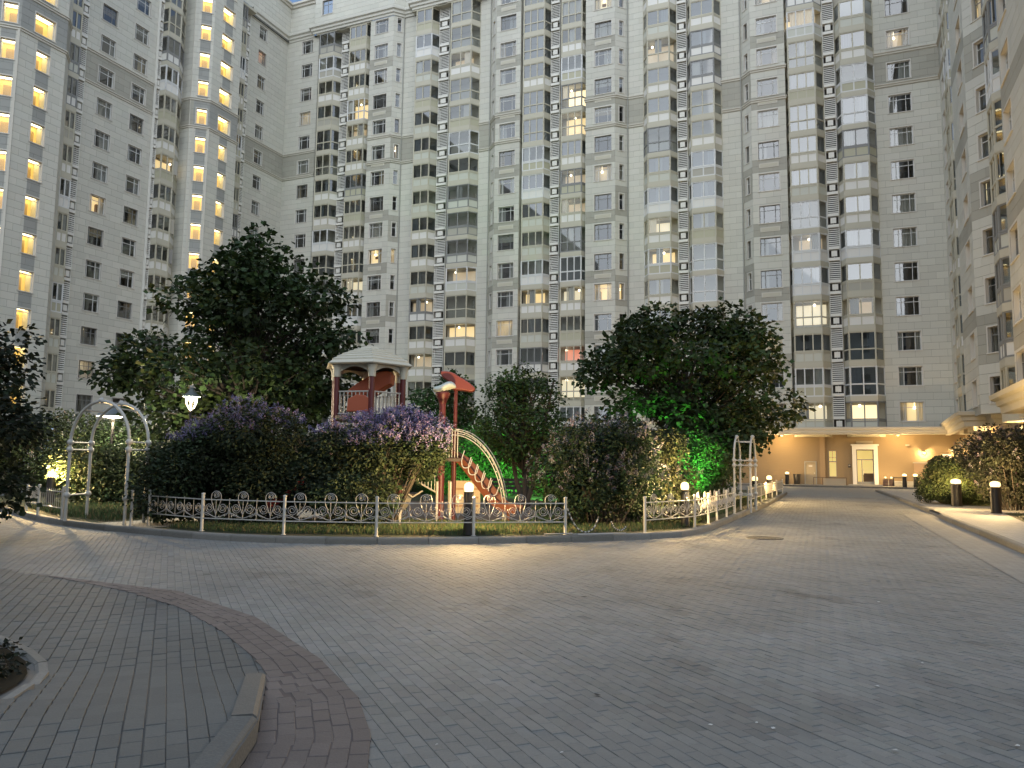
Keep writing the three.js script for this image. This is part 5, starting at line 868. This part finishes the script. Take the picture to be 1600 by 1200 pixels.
// rows [height, xmin, xmax] give the outline of the crown; it is round in plan
function tree(name, label, cat, base, rows, o) {
  const r = rng(o.seed), L = new Leaves(o.seed + 1), wood = [], y0 = rows[0][0], y1 = rows[rows.length - 1][0], centres = [];
  const t = thing(name, label, cat, [base[0], 0.12, base[1]], 0, o.group);
  for (let i = 0; i < o.clumps; i++) {
    let y, e, guard = 0; do { y = y0 + (y1 - y0) * r(); e = rowAt(rows, y); } while (r() > (e[1] - e[0]) / o.widest && guard++ < 30);
    const rad = (o.r[0] + (o.r[1] - o.r[0]) * r()) * Math.min(1, (e[1] - e[0]) / (o.r[1] * 2.2)), half = Math.max(0.05, (e[1] - e[0]) / 2 - rad * 0.75), a = r() * 2 * Math.PI, q = Math.pow(r(), 0.38), c = [(e[0] + e[1]) / 2 + Math.cos(a) * q * half, y, base[1] + Math.sin(a) * q * half * (o.depth || 0.85)];
    centres.push([c, rad]); L.clump(c, [rad * 1.1, rad * 0.72, rad * 1.1], Math.round(o.leaves * (rad / o.r[1]) ** 2 * (0.8 + 0.4 * r())), o.size, o.wide || 0.42, o.tint, o.shell || 0.45);
  }
  const h0 = o.fork, top = y1 - (y1 - y0) * 0.25, stems = o.stems || 1;
  for (let s = 0; s < stems; s++) { const dx = stems > 1 ? (s - (stems - 1) / 2) * o.spread : 0; wood.push(rod([0, 0, 0], [dx * 0.4, h0, 0], o.trunk, 10, o.trunk * 0.8)); wood.push(rod([dx * 0.4, h0 - 0.05, 0], [dx * 1.6 + (o.lean || 0), top, 0.2 * (r() - 0.5)], o.trunk * 0.75, 8, 0.03)); }
  const limbs = [];
  for (const [c, rad] of centres) { const sy = h0 + (Math.min(top, c[1]) - h0) * (0.25 + 0.4 * r()), a = V(0.15 * (r() - 0.5), Math.max(h0 - 0.1, sy - 0.12), 0), b = V(c[0] - base[0], c[1] - 0.12, c[2] - base[1]), m = a.clone().lerp(b, 0.5).add(V(0, 0.25 * (r() - 0.2), 0)); limbs.push(rod(a, m, o.trunk * 0.3, 6, o.trunk * 0.18), rod(m, b, o.trunk * 0.18, 5, 0.012)); }
  mesh('trunk', merge(wood), bark, t); mesh('limbs', merge(limbs), bark, t);
  mesh('crown', L.geo([base[0], 0.12, base[1]]), leafMat, t);
  return t;
}
const maple = [0.022, 0.043, 0.011];
tree('maple_tree', 'broad dark green maple standing behind the left lilac and play tower', 'tree', [-9.2, -27], [[2.6, -12.6, -6.0], [3.4, -13.8, -5.4], [4.4, -14.3, -4.9], [5.5, -13.4, -4.7], [6.8, -12.9, -5.0], [7.6, -12.0, -6.0], [8.6, -10.7, -7.5], [9.7, -9.5, -8.7]], { seed: 101, clumps: 115, widest: 9.4, r: [0.55, 1.15], leaves: 330, size: 0.2, wide: 0.5, tint: maple, fork: 1.9, trunk: 0.2, group: 'trees on the lawn' });
tree('maple_tree', 'broad dark green maple behind the right lilac, lower boughs lit green', 'tree', [6.9, -31], [[2.2, 3.2, 10.9], [3.0, 2.6, 11.4], [4.3, 2.2, 11.2], [5.85, 2.4, 10.7], [6.9, 3.2, 10.2], [7.6, 5.0, 9.3], [8.25, 6.5, 8.0]], { seed: 111, clumps: 105, widest: 9, r: [0.55, 1.1], leaves: 330, size: 0.2, wide: 0.5, tint: maple, fork: 1.6, trunk: 0.2, group: 'trees on the lawn' });
tree('rowan_tree', 'small airy tree with forked trunk in front of the green lit hedge', 'tree', [0.45, -25], [[1.8, -0.7, 1.5], [2.3, -1.2, 1.9], [3.1, -1.35, 1.95], [3.95, -1.0, 1.6], [4.5, -0.3, 1.0], [4.85, 0.0, 0.5]], { seed: 121, clumps: 90, widest: 3.3, r: [0.26, 0.52], leaves: 150, size: 0.12, wide: 0.36, tint: [0.026, 0.058, 0.014], fork: 0.75, trunk: 0.1, stems: 3, spread: 0.55, shell: 0.2, group: 'trees on the lawn' });
tree('dark_tree', 'dark leafy tree reaching in at the left edge of the picture', 'tree', [-11.3, -14.3], [[0.75, -11.2, -9.0], [1.5, -12, -8.75], [2.5, -12.2, -8.5], [3.3, -12, -8.75], [4.15, -10.8, -9.2]], { seed: 131, clumps: 52, widest: 3.7, r: [0.4, 0.75], leaves: 330, size: 0.13, wide: 0.42, tint: [0.008, 0.016, 0.006], fork: 0.8, trunk: 0.12 });
tree('background_tree', 'dark round-topped tree behind the play tower before the block', 'tree', [-4.0, -43], [[1.2, -6.0, -1.6], [3.0, -6.4, -1.2], [5.0, -6.0, -1.4], [6.3, -4.6, -2.6]], { seed: 141, clumps: 42, widest: 5.2, r: [0.6, 1.0], leaves: 220, size: 0.2, wide: 0.45, tint: [0.03, 0.06, 0.02], fork: 1.2, trunk: 0.14 });
tree('background_tree', 'slender dark tree top poking above the left maple', 'tree', [-12.6, -36], [[3, -14.4, -10.8], [5.5, -14.2, -11], [8.2, -13.2, -12.0], [9.4, -12.75, -12.45]], { seed: 143, clumps: 34, widest: 3.6, r: [0.5, 0.8], leaves: 200, size: 0.2, wide: 0.45, tint: [0.028, 0.055, 0.02], fork: 2.2, trunk: 0.14 });

// shrubs: clumps given as [x, y, z, rx, ry, rz]; flowers as upright panicles on the upper outside
function shrub(name, label, cat, base, clumps, o) {
  const L = new Leaves(o.seed), r = rng(o.seed + 7), t = thing(name, label, cat, [base[0], 0.12, base[1]], 0, o.group), stems = [];
  for (const c of clumps) { const area = c[3] * c[4] + c[3] * c[5] + c[4] * c[5]; L.clump([c[0], c[1], c[2]], [c[3], c[4], c[5]], Math.round(area * o.density), o.size, o.wide || 0.4, o.tint, o.shell || 0.62); stems.push(rod([(c[0] - base[0]) * 0.45, 0, (c[2] - base[1]) * 0.45], [c[0] - base[0], c[1] - 0.1, c[2] - base[1]], o.stem || 0.02, 6, 0.008)); }
  mesh('stems', merge(stems), bark, t); mesh('foliage', L.geo([base[0], 0.12, base[1]]), leafMat, t);
  if (o.flowers) {
    const F = new Leaves(o.seed + 3);
    for (const c of clumps) for (let i = 0; i < o.flowers * c[3] * c[5]; i++) {
      const a = r() * 2 * Math.PI, u = o.cover ? -0.2 + 1.2 * r() : 0.25 + 0.75 * r(), s = Math.sqrt(1 - u * u), p = [c[0] + c[3] * s * Math.cos(a) * 1.02, c[1] + c[4] * u * 1.03, c[2] + c[5] * s * Math.sin(a) * 1.02];
      if (p[1] < o.from(p[0])) continue; const d = V(s * Math.cos(a) * 0.5 + (r() - 0.5) * 0.5, 1, s * Math.sin(a) * 0.5 + (r() - 0.5) * 0.5).normalize(), len = rr(0.11, 0.2, r), tone = rr(0.55, 1.25, r), mix = r();
      for (let k = 0; k < 22; k++) { const f = k / 22, w = 0.042 * (1 - f * 0.8), b = r() * 6.28; const col = [o.petal[0] * tone * (0.8 + 0.4 * r()) * (0.85 + 0.3 * mix), o.petal[1] * tone * (0.85 + 0.3 * r()), o.petal[2] * tone * (0.85 + 0.3 * r())]; F.leaf(p[0] + d.x * len * f + w * Math.cos(b), p[1] + d.y * len * f, p[2] + d.z * len * f + w * Math.sin(b), Math.cos(b), 0.5, Math.sin(b), 0.03, 0.5, col); }
    }
    if (F.p.length) mesh('blossoms', F.geo([base[0], 0.12, base[1]]), flowerMat, t);
  }
  return t;
}
const scatter = (seed, n, fx, fy, fz, fr) => { const r = rng(seed), out = []; for (let i = 0; i < n; i++) { const x = fx(r, i), y = fy(r, x), z = fz(r, x), q = fr(r, y); out.push([x, y, z, q * 1.1, q * 0.9, q]); } return out; };
const lilacLeaf = [0.017, 0.031, 0.012];
{ // left lilac: a dark mass and a flowering wing
  const top = (x) => (x < -7.4 ? 1.6 + (x + 8.4) * 0.75 : x < -6 ? 2.45 + (x + 7.4) * 0.22 : 2.78);
  const mass = scatter(201, 66, (r) => -8.0 + 3.9 * r(), (r, x) => 0.45 + (top(x) - 0.85) * Math.pow(r(), 0.8), (r) => -17.5 - 1.5 * r(), (r) => 0.42 + 0.26 * r());
  shrub('lilac_bush', 'large dark lilac bush with a purple flowered top behind the fence', 'lilac bush', [-6.0, -18.2], mass, { seed: 205, density: 900, size: 0.085, tint: lilacLeaf, flowers: 95, from: (x) => (x < -6.6 ? 2.0 : 2.2), petal: [0.17, 0.14, 0.26], group: 'lilacs on the lawn' });
  const wing = scatter(211, 46, (r) => -4.2 + 2.35 * r(), (r, x) => (x > -2.85 ? 1.6 : 0.5) + (x > -2.85 ? 0.85 : 1.9) * Math.pow(r(), 0.75) - (x > -2.3 ? 0.2 : 0), (r) => -17.7 - 1.3 * r(), (r) => 0.32 + 0.24 * r());
  wing.push(...scatter(217, 18, (r) => -4.3 + 1.45 * r(), (r) => 0.35 + 0.75 * r(), (r) => -17.25 - 0.5 * r(), (r) => 0.26 + 0.16 * r()));
  shrub('lilac_bush', 'flowering purple lilac in front of the play tower and barred stair', 'lilac bush', [-3.4, -18.4], wing, { seed: 215, density: 760, size: 0.08, tint: [0.024, 0.040, 0.016], flowers: 160, from: (x) => (x > -2.6 ? 1.7 : 1.95), petal: [0.19, 0.16, 0.30], group: 'lilacs on the lawn', shell: 0.5 });
}
{ const m = scatter(221, 54, (r) => 0.95 + 2.4 * r(), (r, x) => 0.4 + 2.05 * Math.pow(r(), 0.85) - (x < 1.2 ? 0.35 : 0), (r) => -18.6 - 1.6 * r(), (r) => 0.34 + 0.24 * r());
  shrub('lilac_bush', 'dusky lilac bush with pale flower heads behind the open fence bay', 'lilac bush', [2.2, -19.3], m, { seed: 225, density: 820, size: 0.085, tint: [0.016, 0.034, 0.013], flowers: 62, cover: true, from: () => 0.9, petal: [0.15, 0.145, 0.18], group: 'lilacs on the lawn' });
  const n = scatter(231, 44, (r) => 3.0 + 1.7 * r(), (r, x) => 0.4 + 1.9 * Math.pow(r(), 0.85) - (x > 4.3 ? 0.3 : 0), (r) => -20.2 - 1.8 * r(), (r) => 0.36 + 0.24 * r());
  shrub('round_shrub', 'rounded dark shrub between the right lilac and the bollard lamp', 'shrub', [3.9, -21.0], n, { seed: 235, density: 900, size: 0.075, tint: [0.024, 0.034, 0.013], flowers: 10, cover: true, from: () => 0.7, petal: [0.18, 0.16, 0.18], group: 'shrubs on the lawn' }); }
{ const b = scatter(241, 40, (r) => 5.9 + 2.0 * r(), (r) => 0.35 + 2.0 * r(), (r) => -27.2 - 1.6 * r(), (r) => 0.35 + 0.25 * r()); shrub('leafy_shrub', 'leafy shrub lit bright green beside the narrow arch', 'shrub', [6.9, -28], b, { seed: 245, density: 420, size: 0.11, tint: [0.05, 0.085, 0.028], group: 'shrubs on the lawn', shell: 0.3 }); }
{ // shrubs behind the wide arch
  const S = [[-19.5, -31, 3.0, 'dark shrub at the far left behind the curved fence'], [-17, -30.4, 3.3, 'shrub with pale specks left behind the wide arch'], [-14.3, -30.8, 2.9, 'dense shrub seen through the wide arch under the dish lamp'], [-11.8, -29.2, 3.0, 'yellow-green shrub below the lantern post'], [-12.6, -25.2, 2.0, 'low shrub behind the path at the wide arch']];
  S.forEach(([x, z, h, label], i) => { const c = scatter(251 + i, 30, (r) => x - 1.4 + 2.8 * r(), (r) => 0.4 + (h - 0.7) * r(), (r) => z - 0.8 + 1.6 * r(), (r) => 0.45 + 0.35 * r()); shrub('garden_shrub', label, 'shrub', [x, z], c, { seed: 261 + i * 3, density: 420, size: 0.11, tint: i === 3 ? [0.05, 0.075, 0.02] : [0.034, 0.055, 0.022], flowers: i === 1 ? 9 : 0, cover: true, from: () => 0.8, petal: [0.4, 0.37, 0.33], group: 'shrubs behind the wide arch' }); });
  const H = [[-7.5, -37], [-4.6, -36.3], [-1.7, -36], [1.2, -36.2], [4.0, -36.6]]; H.forEach(([x, z], i) => { const c = scatter(281 + i, 26, (r) => x - 1.5 + 3 * r(), (r) => 0.4 + 2.5 * r(), (r) => z - 0.6 + 1.2 * r(), (r) => 0.5 + 0.3 * r()); shrub('hedge_shrub', ['hedge shrub at the back of the lawn behind the left lilac', 'hedge shrub behind the play tower', 'green lit hedge shrub behind the slide and bench', 'green lit hedge shrub right behind the small forked tree', 'hedge shrub at the back behind the right lilac'][i], 'shrub', [x, z], c, { seed: 291 + i * 3, density: 300, size: 0.13, tint: [0.045, 0.075, 0.028], group: 'hedge shrubs along the back' }); });
}
{ // right side: clipped hedge and lilac
  const c = []; const r = rng(301); for (let i = 0; i < 70; i++) { const a = r() * 2 * Math.PI, u = r(), s = Math.sqrt(1 - u * u * 0.9); c.push([18.65 + 1.05 * s * Math.cos(a), 0.35 + 1.5 * u, -33.2 + 1.0 * s * Math.sin(a), 0.4, 0.32, 0.4]); }
  shrub('clipped_hedge', 'smooth clipped round hedge behind the thick bollard lamp', 'hedge', [18.75, -33.2], c, { seed: 305, density: 1300, size: 0.06, wide: 0.5, tint: [0.034, 0.052, 0.016], shell: 0.75 });
  const m = scatter(311, 56, (r) => 17.0 + 3.4 * r(), (r, x) => 0.5 + (x < 17.6 ? 2.2 : 2.7) * Math.pow(r(), 0.8), (r) => -27.8 - 1.8 * r(), (r) => 0.36 + 0.28 * r());
  shrub('lilac_bush', 'dark purple-leaved lilac at the right edge above the pavement bollard', 'lilac bush', [18.6, -28.8], m, { seed: 315, density: 620, size: 0.105, tint: [0.022, 0.026, 0.015], flowers: 26, cover: true, from: () => 0.9, petal: [0.16, 0.125, 0.15], group: 'lilacs on the right' });
}
{ // plants in the foreground bed
  const c = scatter(331, 130, (r) => -5.6 + 2.3 * r(), (r) => 0.03 + 0.05 * r(), (r) => -7.0 + 2.8 * r(), (r) => 0.09 + 0.04 * r()).filter((q) => q[0] < bedX(q[2]) - 0.13 && q[0] > bedX(q[2]) - 1.1); shrub('ground_cover_plant', 'dark low plants in the kerbed bed at the left foreground', 'plant', [-4.8, -5.8], c, { seed: 335, density: 1500, size: 0.05, tint: [0.012, 0.016, 0.007], shell: 0.2 }); }
// grass
function grass(name, label, seed, n, place, h) {
  const r = rng(seed), L = new Leaves(seed + 1); let k = 0, guard = 0;
  while (k < n && guard++ < n * 6) { const p = place(r); if (!p) continue; k++; const q = 0.6 + 0.8 * r(), dry = r() < 0.25; L.leaf(p[0], 0.115, p[1], (r() - 0.5) * 0.7, 1, (r() - 0.5) * 0.7, h * (0.5 + r()), 0.09, dry ? [0.11 * q, 0.09 * q, 0.035 * q] : [0.03 * q, 0.058 * q, 0.014 * q]); }
  const m = mesh(numbered(name), L.geo(), bladeMat, scene); m.userData = { kind: 'stuff', label, category: 'grass' };
}

grass('grass', 'short grass on the lawn behind the front fence', 401, 16000, (r) => { const x = -7.4 + 12 * r(), z = -16 - 3.6 * Math.pow(r(), 1.3); return inside(islandIn, x, z) && inside(islandIn, x, z + 0.35) ? [x, z] : null; }, 0.09);
grass('grass', 'grass beside the wide arch and the path', 403, 9000, (r) => { const x = -14 + 7 * r(), z = -17.5 - 7 * r(); return inside(islandIn, x, z + 0.4) && !inside([[-9.6, -18.0], [-7.6, -16.9], [-6.4, -18.3], [-5.2, -20.5], [-4.2, -23], [-6.6, -23.6], [-7.5, -21.4], [-8.8, -19.3]], x, z) ? [x, z] : null; }, 0.12);
grass('grass', 'clipped grass of the right lawn by the pavement', 405, 9000, (r) => { const x = 13 + 9 * r(), z = -17 - 9.6 * r(); return inside([[13.4, -19.8], [15.1, -23.3], [16.8, -26.6], [23.6, -25.3], [22.8, -15.3]], x, z) ? [x, z] : null; }, 0.06);
grass('grass', 'grass under the hedge on the right', 407, 5000, (r) => { const x = 18 + 8 * r(), z = -31 - 13 * r(); return inside([[18.5, -33.5], [18.1, -32], [19.6, -31], [25.8, -30.3], [30.5, -45.6], [23.8, -44.2]], x, z) ? [x, z] : null; }, 0.08);
grass('grass', 'grass along the right fence by the narrow arch', 409, 6000, (r) => { const t = r(), x = 4.5 + 9 * t, z = -19.5 - 21 * t - 2 * r(); return inside(islandIn, x - 0.2, z) ? [x, z] : null; }, 0.09);
renderer.render(scene, camera);
